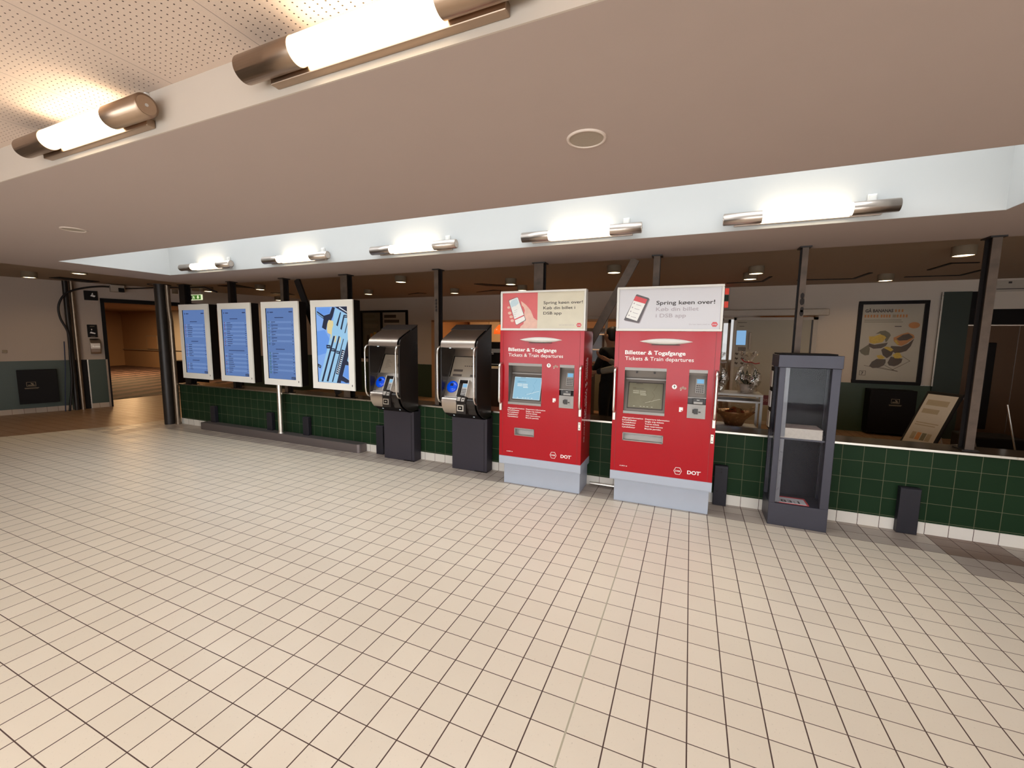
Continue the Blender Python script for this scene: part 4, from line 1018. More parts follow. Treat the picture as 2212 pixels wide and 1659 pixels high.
    # writing down the right side
    c = MB()
    for t, yy, k, w in (('Billetter & Togafgange', 0.115, 0.022, 0.62), ('Tickets & Train departures', 0.062, 0.004, 0.86)):
        c.text(t, 0, 0, 0, 0.030, 'white_print', k, width=w, fn=lambda p, yy=yy: (TW+0.0012, yy+0.04+p[2]*1.0, 1.39-p[0]))
    c.build('side_lettering', r)
    # sign on top
    h = thing_part('header_sign', r)
    c = MB(); F = 0.019; z0, z1 = 1.657, 2.056; xa, xb = 0.004, (0.901 if kind == 1 else 0.894)
    for a in ((xa, xb, z0, z0+F), (xa, xb, z1-F, z1), (xa, xa+F, z0+F, z1-F), (xb-F, xb, z0+F, z1-F)): c.box(a[0], a[1], -0.004, 0.012, a[2], a[3], 'white')
    c.box(xa, xb, 0.012, 0.075, z0, z1, 'white')
    c.build('frame', h, bevel=0.003)
    p = MB(); xi, xj, zi, zj = xa+F, xb-F, z0+F, z1-F; Y = 0.010
    if kind == 1:
        p.rect(xi, xj, zi, zj, Y, 'cream'); p.rect(xi, 0.405, zi, zj, Y-0.0005, 'poster_red')
        # wrist and hand behind the phone
        p.flat([(0.224,1.955),(0.240,1.945),(0.262,1.930),(0.285,1.912),(0.310,1.885),(0.335,1.855),(0.350,1.822),(0.366,1.785),(0.405,1.757),(0.405,zi),(0.215,zi),(0.225,1.700),(0.255,1.722),(0.262,1.76),(0.262,1.83),(0.268,1.86),(0.255,1.893),(0.235,1.91)], Y-0.001, 'skin_print')
        for (a, b_, rx, rz) in ((0.088,1.892,0.016,0.013),(0.100,1.835,0.020,0.015),(0.117,1.797,0.020,0.014),(0.130,1.757,0.019,0.014)):
            p.flat([(a+rx*math.cos(t), b_+rz*math.sin(t)) for t in [2*PI*k/14 for k in range(14)]], Y-0.0012, 'skin_print')
        ph = [(0.086,1.960),(0.090,1.968),(0.178,1.997),(0.190,1.994),(0.281,1.770),(0.276,1.757),(0.185,1.712),(0.172,1.716)]
        p.flat(ph, Y-0.0016, 'phone_dark')
        cx, cz = sum(a for a, b_ in ph)/8, sum(b_ for a, b_ in ph)/8
        p.flat([(cx+(a-cx)*0.93, cz+(b_-cz)*0.965) for a, b_ in ph], Y-0.0020, 'phone_paper')
        p.flat([(0.118,1.962),(0.180,1.984),(0.200,1.935),(0.190,1.925),(0.165,1.905),(0.148,1.905),(0.120,1.890),(0.105,1.930)], Y-0.0024, 'phone_blue')
        p.flat([(0.155,1.760),(0.262,1.805),(0.258,1.815),(0.152,1.770)], Y-0.0026, 'logo_red')
        for k in range(4): p.flat([(0.150-0.004*k,1.855-0.022*k),(0.185-0.004*k,1.869-0.022*k),(0.185-0.004*k,1.872-0.022*k),(0.150-0.004*k,1.858-0.022*k)], Y-0.0026, 'ink_grey')
        p.build('poster_picture', h)
        t = MB(); t.text('Spring køen over!', 0.468, 1.920, Y-0.001, 0.029, 'ink', 0.010, width=0.398); t.text('Køb din billet i', 0.468, 1.868, Y-0.001, 0.029, 'ink', 0.010, width=0.325); t.text('DSB app', 0.468, 1.816, Y-0.001, 0.029, 'ink', 0.010, width=0.190)
        t.text('Du kan køre med os', 0.636, 1.709, Y-0.001, 0.0095, 'ink_grey', 0.0, width=0.150)
        hx = (0.835, 1.712)
    else:
        p.rect(xi, xj, zi, zj, Y, 'paper')
        ph = [(0.070,1.760),(0.170,1.985),(0.180,1.990),(0.280,1.955),(0.288,1.945),(0.210,1.735),(0.200,1.730),(0.080,1.755)]
        ph2 = [(a+0.006, b_-0.006) for a, b_ in ph]; p.flat(ph2, Y-0.0008, 'ink_grey'); p.flat(ph, Y-0.0012, 'phone_dark')
        p.flat([(0.088,1.782),(0.158,1.955),(0.262,1.922),(0.188,1.748)], Y-0.0016, 'phone_paper')
        p.flat([(0.158,1.955),(0.169,1.976),(0.270,1.942),(0.262,1.922)], Y-0.0018, 'logo_red'); p.flat([(0.150,1.935),(0.158,1.955),(0.262,1.922),(0.255,1.902)], Y-0.0018, 'logo_red')
        for k in range(4): a, b_ = 0.150-0.014*k, 1.905-0.036*k; p.flat([(a, b_), (a+0.010, b_-0.003), (a+0.014, b_+0.008), (a+0.004, b_+0.011)], Y-0.0020, 'ink_grey'); p.flat([(a+0.025, b_-0.008), (a+0.07, b_-0.022), (a+0.071, b_-0.018), (a+0.026, b_-0.004)], Y-0.0020, 'ink_grey')
        p.build('poster_picture', h)
        t = MB(); t.text('Spring køen over!', 0.350, 1.893, Y-0.001, 0.035, 'ink', 0.016, width=0.478); t.text('Køb din billet', 0.350, 1.837, Y-0.001, 0.034, 'ink_grey', 0.010, width=0.352); t.text('i DSB app', 0.350, 1.780, Y-0.001, 0.034, 'ink_grey', 0.010, width=0.252)
        t.text('Du kan køre med os', 0.632, 1.713, Y-0.001, 0.0105, 'ink_grey', 0.0, width=0.165)
        hx = (0.834, 1.717)
    t.flat(hexagon(hx[0], hx[1], 0.052, 0.040), Y-0.0009, 'logo_red'); t.text('DSB', hx[0], hx[1]-0.006, Y-0.0014, 0.011, 'paper', 0.02, width=0.034, align='CENTER')
    t.build('poster_lettering', h)
    return r
def thing_part(name, parent):
    o = bpy.data.objects.new(name, None); COL.objects.link(o); o.parent = parent; return o
ticket_machine(-1.915, 'left red ticket machine, its screen lit blue, sign with a hand holding a phone', 1)
ticket_machine(-0.725, 'right red ticket machine, its screen dim, white sign with a lone phone', 2)

# ------------------------------------------------------------------ newspaper stand
r = thing('newspaper_stand', 'tall grey steel newspaper stand with glass front right of the ticket machines', 'newspaper stand', (0.625, -0.33, 0))
w, dp = 0.425, 0.30
MB().box(0.0, w, 0.0, dp, 0.0, 0.195, 'stand').build('base', r, bevel=0.003)
MB().box(-0.012, w+0.005, -0.012, dp, 1.365, 1.468, 'stand').build('header', r, bevel=0.003)
MB().box(0.0, w-0.02, 0.05, dp, 1.4685, 1.480, 'black').build('top_cap', r, bevel=0.003)
for (a, b_, c0, c1) in ((0.0, 0.045, 0.0, 0.045), (w-0.062, w, 0.0, 0.045), (0.0, 0.03, dp-0.04, dp), (w-0.03, w, dp-0.04, dp)):
    MB().box(a, b_, c0, c1, 0.195, 1.365, 'stand').build('stile', r, bevel=0.003)
MB().box(0.03, w-0.03, dp-0.012, dp, 0.195, 1.365, 'stand_in').build('back_panel', r)
MB().box(w-0.012, w-0.002, 0.045, dp-0.04, 0.195, 1.365, 'stand').build('side_panel', r)
MB().box(0.045, w-0.062, 0.012, 0.016, 0.20, 1.36, 'pane').build('front_pane', r)
MB().box(0.004, 0.008, 0.045, dp-0.04, 0.20, 1.36, 'pane').build('side_pane', r)
MB().box(0.03, w-0.014, 0.018, dp-0.013, 0.755, 0.768, 'stand').build('shelf', r)
MB().box(0.045, 0.078, 0.017, 0.020, 0.20, 0.754, 'strip_reflection').box(0.045, 0.078, 0.017, 0.020, 0.775, 1.362, 'strip_reflection').build('edge_strip', r)  # pale strip painted in for light reflected at the glass edge
c = MB()
for k in range(13):
    dx = random.uniform(-0.004, 0.004); c.box(0.048+dx, 0.345+dx, 0.022, 0.235, 0.7685+0.0065*k, 0.7685+0.0065*k+0.0058, 'mag')
c.box(0.050, 0.343, 0.024, 0.233, 0.853, 0.8545, 'mag_top')
tag(c.build('newspaper_stack', loc=(0.625, -0.33, 0)), 'stack of newspapers on the middle shelf of the grey stand', 'newspapers')
c = MB(); c.box(0.055, 0.30, 0.03, 0.20, 0.1955, 0.1985, 'logo_red'); c.box(0.072, 0.285, 0.034, 0.17, 0.1985, 0.2000, 'paper')
c.text('83:1', 0.10, 0.0, 0, 0.05, 'ink', 0.02, width=0.14, fn=lambda p: (p[0], 0.05+p[2]*1.2, 0.2005))
tag(c.build('price_card', loc=(0.625, -0.33, 0)), 'red and white card lying at the bottom of the grey stand', 'card')
r = thing('leaflet_rack', 'narrow leaflet rack with pale leaflets on the left side of the grey stand', 'leaflet rack', (0.618, -0.30, 0))
MB().box(-0.006, -0.0005, 0.13, 0.26, 0.80, 1.355, 'black').build('back_plate', r)
for k in range(3): MB().box(-0.014, -0.0065, 0.15, 0.25, 0.82+0.18*k, 0.96+0.18*k, ['poster_grey', 'mag', 'sign_white'][k]).build('leaflets', r)

# ------------------------------------------------------------------ left wall items
def left_box(name, label, cat, s0, s1, z0, z1, d, mat, extra=None, bevel=0.004):
    r = left_root(name, label, cat)
    MB().box(0.012, 0.012+d, s0, s1, z0, z1, mat).build('body', r, bevel=bevel)
    if extra: extra(r)
    return r
def on_left(mb, d):     # turns an xz drawing (x = along the wall) into the wall frame
    mb.v = [(0.012+d-p[1], p[0], p[2]) for p in mb.v]; return mb
def waste_logo(m, cx, cz, s, y, mat='white_print'):
    for a in ((-s,s,s*0.62,s*0.70),(-s,s,-s*0.70,-s*0.62),(-s,-s+0.08*s,-s*0.7,s*0.7),(s-0.08*s,s,-s*0.7,s*0.7)): m.rect(cx+a[0], cx+a[1], cz+a[2], cz+a[3], y, mat)
    m.rect(cx-s*0.7, cx+s*0.7, cz-s*0.42, cz-s*0.22, y, mat); m.flat([(cx-s*0.1, cz+s*0.42), (cx+s*0.6, cz+s*0.1), (cx+s*0.3, cz-s*0.1), (cx, cz+s*0.1)], y, mat)
    m.rect(cx-s*1.5, cx+s*1.6, cz-s*1.25, cz-s*1.15, y, mat); m.rect(cx-s*1.4, cx+s*1.4, cz-s*1.45, cz-s*1.38, y, mat)
def ex(r):
    m = MB(); waste_logo(m, 0.43, 0.58, 0.06, 0.001, 'p_faded'); on_left(m, 0.16).build('pictogram', r)
left_box('waste_box', 'black wall mounted box with small white pictogram on the green left wall', 'waste box', 0.26, 0.78, 0.20, 0.85, 0.15, 'black', ex)
def ex(r):
    m = MB(); m.flat([(1.36,2.33),(1.42,2.31),(1.44,2.34),(1.38,2.36)], 0.001, 'white_print'); m.flat([(1.38,2.37),(1.40,2.40),(1.405,2.36)], 0.001, 'white_print'); on_left(m, 0.03).build('pictogram', r)
left_box('wall_sign', 'black square sign with white hand pictogram high beside the left doorway', 'sign', 1.27, 1.47, 2.245, 2.437, 0.028, 'black', ex)
def ex(r):
    m = MB(); m.flat([(1.30,1.57),(1.38,1.55),(1.39,1.57),(1.32,1.60)], 0.001, 'white_print'); m.flat([(1.325,1.65),(1.335,1.66),(1.345,1.65),(1.335,1.62)], 0.001, 'white_print'); m.rect(1.31,1.38,1.705,1.712,0.001,'p_faded'); m.rect(1.31,1.38,1.50,1.507,0.001,'p_faded'); on_left(m, 0.02).build('pictogram', r)
left_box('hygiene_sign', 'dark poster with hand pictogram above the steel hand sanitizer dispenser', 'sign', 1.27, 1.415, 1.485, 1.745, 0.018, 'black', ex)
r = left_root('sanitizer_dispenser', 'steel hand sanitizer dispenser on the left wall beside the doorway', 'dispenser')
MB().prism([(0.012,1.46),(0.07,1.42),(0.11,1.36),(0.10,1.25),(0.08,1.18),(0.06,1.14),(0.012,1.14)], 1.29, 1.44, 'steel_x', 'y').build('body', r, bevel=0.006)
MB().box(0.10, 0.13, 1.32, 1.43, 1.28, 1.31, 'steel_light').build('lever', r, bevel=0.003)
tag(MB().box(-0.0, 0.02, 0.12, 0.18, 1.18, 1.235, 'p_faded').build('wall_socket', bevel=0.003, loc=LP), 'small grey wall socket on the pale left wall', 'socket').rotation_euler = (0, 0, LANG)
# pipes and cables at the wall
r = left_root('wall_pipes', 'pair of vertical metal pipes with a dark casing at the left wall', 'pipes')
for s_, mt, rr in ((1.01, 'dark_steel', 0.040), (1.10, 'steel_pipe', 0.034)): MB().tube([(0.10, s_, 0), (0.10, s_, 2.6)], rr, mt, 14).build('pipe', r)
MB().box(0.012, 0.045, 0.98, 1.22, 0, 1.02, 'black').build('casing', r)
MB().box(0.012, 0.016, 1.222, 1.240, 0, 1.02, 'alu_trim').build('edge_strip', r)
def curve(pts, n=6):
    P = [Vector(p) for p in pts]; P = [P[0]]+P+[P[-1]]; out = []
    for k in range(1, len(P)-2):
        for q in range(n):
            t = q/n; a, b_, c_, d_ = P[k-1], P[k], P[k+1], P[k+2]
            out.append(0.5*((2*b_)+(c_-a)*t+(2*a-5*b_+4*c_-d_)*t*t+(3*b_-a-3*c_+d_)*t**3))
    return out+[P[-1]]
tag(MB().tube(curve([(0.17, 0.90, 0.0), (0.19, 0.97, 0.6), (0.18, 0.98, 1.1), (0.19, 0.99, 1.55), (0.22, 0.90, 1.86), (0.22, 0.90, 2.12), (0.20, 1.02, 2.35), (0.16, 1.25, 2.47), (0.13, 1.50, 2.53), (0.10, 1.65, 2.54)]), 0.018, 'cable', 10).build('wall_cable', loc=LP), 'thick black cable curving up the left wall towards the camera box', 'cable').rotation_euler = (0, 0, LANG)
tag(MB().tube(curve([(0.20, 0.84, 0.0), (0.20, 0.87, 0.5), (0.20, 0.90, 0.9), (0.21, 0.92, 1.40)]), 0.009, 'cable_blue', 8).build('blue_cable', loc=LP), 'thin blue cable hanging down the left wall beside the pipes', 'cable').rotation_euler = (0, 0, LANG)
r = left_root('security_camera', 'pale security camera box under the ceiling above the left doorway', 'camera')
MB().box(0.012, 0.22, 1.66, 1.88, 2.44, 2.58, 'sign_white').build('housing', r, bevel=0.01); MB().box(0.221, 0.25, 1.78, 1.87, 2.44, 2.52, 'black').build('lens_box', r)
tag(MB().tube([(-11.35, 0.75, 2.53), (-10.6, 0.62, 2.50), (-9.6, 0.5, 2.47), (-8.6, 0.4, 2.42), (-8.0, 0.35, 2.40), (-7.6, 0.3, 2.30)], 0.014, 'cable', 8).build('ceiling_cable'), 'black cable sagging from the camera box towards the first screen', 'cable')
# exit sign
r = thing('exit_sign', 'green and white emergency exit sign hanging beside the leftmost post', 'exit sign', (-10.48, 1.5, 2.33))
MB().box(0, 0.42, 0, 0.03, 0, 0.12, 'exit_white').build('housing', r, bevel=0.006)
c = MB(); c.rect(0.10, 0.40, 0.012, 0.108, -0.001, 'exit_green'); c.flat([(0.30,0.02),(0.35,0.06),(0.325,0.06),(0.325,0.095),(0.275,0.095),(0.275,0.06),(0.25,0.06)], -0.002, 'exit_white')
c.flat([(0.12,0.02),(0.14,0.05),(0.13,0.08),(0.16,0.09),(0.18,0.06),(0.17,0.04),(0.19,0.02),(0.165,0.03),(0.15,0.04)], -0.002, 'exit_white'); c.rect(0.01,0.09,0.012,0.108,-0.001,'stripe_green'); c.build('pictogram', r)
MB().box(0.05, 0.06, 0.01, 0.02, 0.12, 0.27, 'grey_metal').box(0.36, 0.37, 0.01, 0.02, 0.12, 0.27, 'grey_metal').build('hanger', r)
# far door in the corridor and dark unit before it
struct(MB().box(-21.6, -20.6, 6.93, 6.99, 0.0, 2.62, 'white'), 'door_2')
tag(MB().box(-15.1, -14.0, 3.4, 3.9, 0, 0.74, 'black').build('dark_counter', bevel=0.01), 'low black unit standing in the hall behind the thick black column', 'cabinet')

# ------------------------------------------------------------------ concourse behind the parapet
def poster(name, x0, x1, z0, z1, label, f=0.055):
    r = thing(name, label, 'poster', (x0, YB-0.002, z0)); w, h = x1-x0, z1-z0
    c = MB()
    for a in ((0, w, 0, f), (0, w, h-f, h), (0, f, f, h-f), (w-f, w, f, h-f)): c.box(a[0], a[1], -0.045, 0, a[2], a[3], 'frame_black')
    c.build('frame', r, bevel=0.003)
    return r, w, h
r, w, h = poster('framed_poster', 2.588, 3.524, 0.865, 2.285, 'black framed food poster with yellow bread on the back wall at right')
c = MB(); c.box(0.05, w-0.05, -0.012, 0, 0.05, h-0.05, 'poster_grey'); Y = -0.0125
def F(pts, mat, k): c.flat(pts, Y-0.0006*k, mat)
c.text('GÅ BANANAS', 0.098, 1.232, Y-0.001, 0.052, 'ink', 0.035, width=0.38)
for a, b_, z, h2, m_ in ((0.50,0.63,1.232,0.045,'p_orange'),(0.093,0.30,1.142,0.048,'p_orange'),(0.315,0.46,1.142,0.048,'p_orange'),(0.475,0.52,1.142,0.048,'p_faded'),(0.53,0.69,1.142,0.048,'p_orange')):
    n = max(2, int((b_-a)/0.035))
    for k in range(n): q = a+(b_-a)*k/n; c.rect(q, q+0.024, z, z+h2, Y-0.001, m_)
c.rect(0.097, 0.60, 1.095, 1.103, Y-0.001, 'p_olive'); c.rect(0.097, 0.62, 1.062, 1.070, Y-0.001, 'p_olive'); c.rect(0.52, 0.61, 0.985, 0.998, Y-0.001, 'ink')
F([(0.775+0.074*math.cos(a), 1.01+0.052*math.sin(a)) for a in [2*PI*k/24 for k in range(24)]], 'p_orange', 1)
F([(0.07,0.572),(0.194,0.682),(0.215,0.60),(0.21,0.498),(0.156,0.487),(0.10,0.52)], 'p_olive', 1)
F([(0.193,0.70),(0.272,0.675),(0.452,0.715),(0.43,0.66),(0.369,0.618),(0.263,0.606),(0.20,0.64)], 'p_brown', 2)
F([(0.27,0.86),(0.33,0.91),(0.40,0.92),(0.46,0.88),(0.48,0.84),(0.44,0.74),(0.42,0.72),(0.40,0.80),(0.33,0.87)], 'p_olive', 2)
F([(0.183,0.817),(0.26,0.82),(0.333,0.857),(0.40,0.83),(0.422,0.801),(0.376,0.72),(0.256,0.690),(0.2,0.711)], 'p_yellow', 3)
F([(0.502,0.659),(0.637,0.652),(0.72,0.70),(0.794,0.786),(0.76,0.66),(0.71,0.578),(0.64,0.55),(0.566,0.536),(0.48,0.60)], 'p_brown', 2)
F([(0.52,0.80),(0.528,0.74),(0.58,0.68),(0.636,0.661),(0.70,0.70),(0.799,0.805),(0.78,0.85),(0.70,0.89),(0.62,0.86)], 'p_orange', 3)
F([(0.56,0.78),(0.60,0.75),(0.70,0.76),(0.78,0.81),(0.72,0.87),(0.64,0.85)], 'p_brown', 4)
F([(0.528,0.76),(0.56,0.76),(0.60,0.70),(0.58,0.68)], 'p_yellow', 5)
F([(0.372,0.589),(0.40,0.62),(0.541,0.574),(0.52,0.50),(0.46,0.447),(0.40,0.50)], 'p_brown', 3)
F([(0.399,0.628),(0.443,0.648),(0.50,0.63),(0.538,0.593),(0.503,0.563)], 'p_yellow', 4)
F([(0.227,0.303),(0.26,0.38),(0.324,0.433),(0.447,0.427),(0.45,0.37),(0.426,0.32),(0.36,0.28),(0.28,0.27)], 'p_brown', 3)
F([(0.315,0.491),(0.379,0.502),(0.437,0.456),(0.40,0.43),(0.347,0.434)], 'p_yellow', 4)
F([(0.511,0.477),(0.671,0.444),(0.66,0.38),(0.621,0.337),(0.57,0.312),(0.50,0.325),(0.475,0.37)], 'p_brown', 3)
F([(0.531,0.507),(0.58,0.545),(0.624,0.547),(0.668,0.472),(0.62,0.448),(0.566,0.45)], 'p_yellow', 4)
for a, b_, c_, d_ in ((0.155,0.31,0.631,0.222),(0.416,0.339,0.60,0.225),(0.539,0.238,0.777,0.409),(0.777,0.409,0.666,0.491),(0.34,0.29,0.62,0.23)):
    L = math.hypot(c_-a, d_-b_); nx, nz = -(d_-b_)/L*0.006, (c_-a)/L*0.006; F([(a,b_),(c_,d_),(c_+nx,d_+nz),(a+nx,b_+nz)], 'p_brown', 2)
for a in ((0.10,0.19,0.140,0.146),(0.10,0.19,0.216,0.222),(0.10,0.106,0.14,0.222),(0.184,0.19,0.14,0.222)): c.rect(a[0],a[1],a[2],a[3],Y-0.001,'ink')
c.text('7', 0.125, 0.155, Y-0.001, 0.05, 'ink', 0.03)
c.build('poster_print', r)
MB().box(0.05, w-0.05, -0.032, -0.030, 0.05, h-0.05, 'pane_y').build('cover_glass', r)
# double frame on the left part
r, w, h = poster('double_poster_frame', -8.56, -6.97, 0.96, 2.275, 'wide black frame with two dim posters on the back wall behind the left kiosk')
MB().box(0.70, 0.76, -0.045, 0, 0.05, h-0.05, 'frame_black').build('mullion', r)
for k, a in enumerate((0.05, 0.76)):
    c = MB(); c.box(a, a+(0.65 if k == 0 else 0.775), -0.012, 0, 0.05, h-0.05, 'poster_dim' if k == 0 else 'poster_grey')
    for q in range(2): c.rect(a+0.05, a+0.45+0.1*q, h-0.20-0.13*q, h-0.12-0.13*q, -0.013, 'p_olive' if k == 0 else 'p_brown')
    c.rect(a+0.05, a+0.55, h-0.40, h-0.385, -0.013, 'p_faded'); c.rect(a+0.05, a+0.5, h-0.45, h-0.44, -0.013, 'p_faded')
    for q in range(4): c.rect(a+0.15+0.12*q, a+0.24+0.12*q, 0.25, 0.65+0.04*q, -0.0135, ['p_brown','p_orange','p_yellow','p_brown'][q])
    c.build('poster_print', r)
# back wall waste box
r = thing('waste_box', 'black wall mounted box with small white pictogram under the framed banana poster', 'waste box', (2.80, YB, 0.04))
MB().box(0, 0.62, -0.25, -0.003, 0, 0.745, 'black').build('body', r, bevel=0.008)
m = MB(); waste_logo(m, 0.345, 0.56, 0.055, -0.251, 'p_faded'); m.build('pictogram', r)
# lift doors at the right
def bz(x0, x1, lb):
    r = thing('bronze_door', lb, 'door', (x0, YB+0.03, 0)); MB().box(0, x1-x0, 0, 0.04, 0.0, 1.868, 'bronze').build('leaf', r, bevel=0.003); return r
r = bz(4.03, 4.66, 'bronze coloured metal door with a long black pull bar at the right edge')
MB().box(0.27, 0.37, -0.06, -0.02, 0.2, 1.60, 'black').box(0.29, 0.35, -0.02, 0.0, 0.3, 0.35, 'black').box(0.29, 0.35, -0.02, 0.0, 1.4, 1.45, 'black').build('pull_bar', r, bevel=0.012)
r = bz(4.665, 5.3, 'dark bronze door leaf cut by the right edge of the photo')
r = thing('strip_sign', 'pale strip sign with dark line above the bronze doors at right', 'sign', (4.25, YB-0.002, 2.40))
MB().box(0, 1.3, -0.03, 0, 0, 0.17, 'sign_white').build('panel', r, bevel=0.003)
MB().rect(0.05, 0.38, 0.03, 0.042, -0.031, 'ink').rect(0.18, 0.22, 0.12, 0.15, -0.031, 'ink').build('lettering', r)
# A-board
r = thing('sandwich_board', 'dark framed standing board with a worn notice behind the parapet at right', 'sign board', (2.02, 1.606, 0), math.radians(-57.9))
def lean(m, k):  # leans a panel back: y grows with z
    m.v = [(p[0], p[1]+k*p[2], p[2]) for p in m.v]; return m
lean(MB().box(0.0, 0.346, 0, 0.03, 0.0, 1.03, 'black'), 0.529).build('front_frame', r, bevel=0.01)
c = MB(); c.box(0.028, 0.318, -0.003, 0.0, 0.05, 1.0, 'sign_white')
c.rect(0.06, 0.27, 0.88, 0.94, -0.004, 'p_faded'); c.rect(0.06, 0.22, 0.79, 0.84, -0.004, 'p_faded'); c.rect(0.06, 0.28, 0.68, 0.69, -0.004, 'p_faded'); c.rect(0.06, 0.26, 0.655, 0.665, -0.004, 'p_faded')
for k in range(4): c.rect(0.08+0.05*k, 0.123+0.05*k, 0.50, 0.58, -0.004, ['p_faded','p_orange','p_olive','p_faded'][k])
lean(c, 0.529).build('notice_sheet', r)
c = MB(); c.box(0.0, 0.02, 0.97, 0.99, 0.0, 1.0, 'grey_metal'); c.box(0.326, 0.346, 0.97, 0.99, 0.0, 1.0, 'grey_metal'); lean(c, -0.40).build('rear_leg_frame', r)
MB().box(0.0, 0.02, 0.30, 0.80, 0.46, 0.48, 'grey_metal').box(0.326, 0.346, 0.30, 0.80, 0.46, 0.48, 'grey_metal').build('cross_bar', r)
# dark cases behind the parapet at right
tag(MB().box(3.0, 3.5, 2.1, 2.5, 0, 0.50, 'black').build('dark_bin', bevel=0.02), 'low black bin behind the parapet beside the standing board', 'bin')
tag(MB().tube([(2.86, 1.3, 0.98), (2.99, 1.3, 0.40)], 0.007, 'steel_light', 8).build('thin_stay'), 'thin pale metal rod slanting right of the rightmost post', 'rod')

# sliding store door with notices, rail above
r = thing('sliding_door', 'pale sliding door panel behind the potted plants, with notices on it', 'sliding door', (0.67, YB-0.06, 0))
MB().box(0.0, 0.05, 0, 0.04, 0, 2.02, 'door_frame').box(1.27, 1.34, 0, 0.04, 0, 2.02, 'door_frame').box(0, 1.34, 0, 0.04, 1.97, 2.02, 'door_frame').box(0, 1.34, 0, 0.04, 0, 0.06, 'door_frame').build('frame', r, bevel=0.003)
MB().box(0.05, 1.27, 0.012, 0.03, 0.06, 1.97, 'olive_door').build('panel', r)
MB().box(1.245, 1.27, 0.004, 0.012, 0.06, 1.97, 'ink').build('seal', r)
c = MB(); c.flat(hexagon(0.64, 0.465, 0.18, 0.19), 0.010, 'maroon'); c.text('DSB', 0.64, 0.44, 0.0095, 0.05, 'maroon_t', 0.0, width=0.135, align='CENTER'); c.build('round_sticker', r)
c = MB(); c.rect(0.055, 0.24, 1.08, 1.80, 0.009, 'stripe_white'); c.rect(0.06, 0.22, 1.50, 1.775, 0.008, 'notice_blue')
c.rect(0.10, 0.23, 1.385, 1.455, 0.008, 'p_brown')
for a in range(3):
    for b_ in range(2): c.flat([(0.085+0.10*b_+0.03*math.cos(t), 1.33-0.09*a+0.022*math.sin(t)*((k_ % 2)+0.4)) for k_, t in enumerate([2*PI*k/9 for k in range(9)])], 0.008, 'p_brown')
for k in range(6): c.rect(0.105+0.021*k, 0.112+0.021*k, 1.395, 1.445, 0.0075, 'stripe_white')
c.rect(0.07, 0.22, 1.92, 1.93, 0.008, 'p_brown'); c.rect(0.10, 0.18, 1.85, 1.86, 0.008, 'p_brown'); c.build('notices', r)
MB().box(0.27, 0.31, -0.03, 0.012, 1.42, 1.74, 'sign_white').build('handle', r, bevel=0.01)
tag(MB().box(0.3, 2.145, YB-0.16, YB-0.003, 2.045, 2.16, 'door_frame').build('door_rail', bevel=0.012), 'long beige rail box above the pale sliding door', 'rail')
# daylit glass door beside
r = thing('glass_door', 'glass door with daylight behind it, beside the right red ticket machine', 'door', (0.15, YB+0.30, 0))
MB().box(0, 0.05, 0, 0.04, 0, 2.0, 'door_frame').box(0.45, 0.50, 0, 0.04, 0, 2.0, 'door_frame').box(0, 0.5, 0, 0.04, 1.93, 2.0, 'door_frame').box(0, 0.5, 0, 0.04, 0, 0.1, 'door_frame').build('frame', r)
MB().box(0.05, 0.45, 0.015, 0.022, 0.1, 1.93, 'pane').build('glass', r)
struct(MB().box(-0.2, 1.2, 6.2, 6.25, 1.15, 2.05, 'street').box(-0.3, 1.3, 6.25, 6.3, 0, 2.6, 'door_frame'), 'window_3')
# striped sign behind the right machine sign
r = thing('striped_light_sign', 'narrow sign with red and dark green bands peeking out beside the right machine sign', 'sign', (0.22, YB-0.065, 2.20))
for k, mt in enumerate(('stripe_red', 'stripe_green', 'stripe_red')): MB().box(0, 0.33, 0, 0.05, 0.01+0.125*k, 0.125+0.125*k, mt).build('band', r)
MB().box(-0.005, 0.35, 0.003, 0.062, 0.0, 0.395, 'stripe_white').build('casing', r)

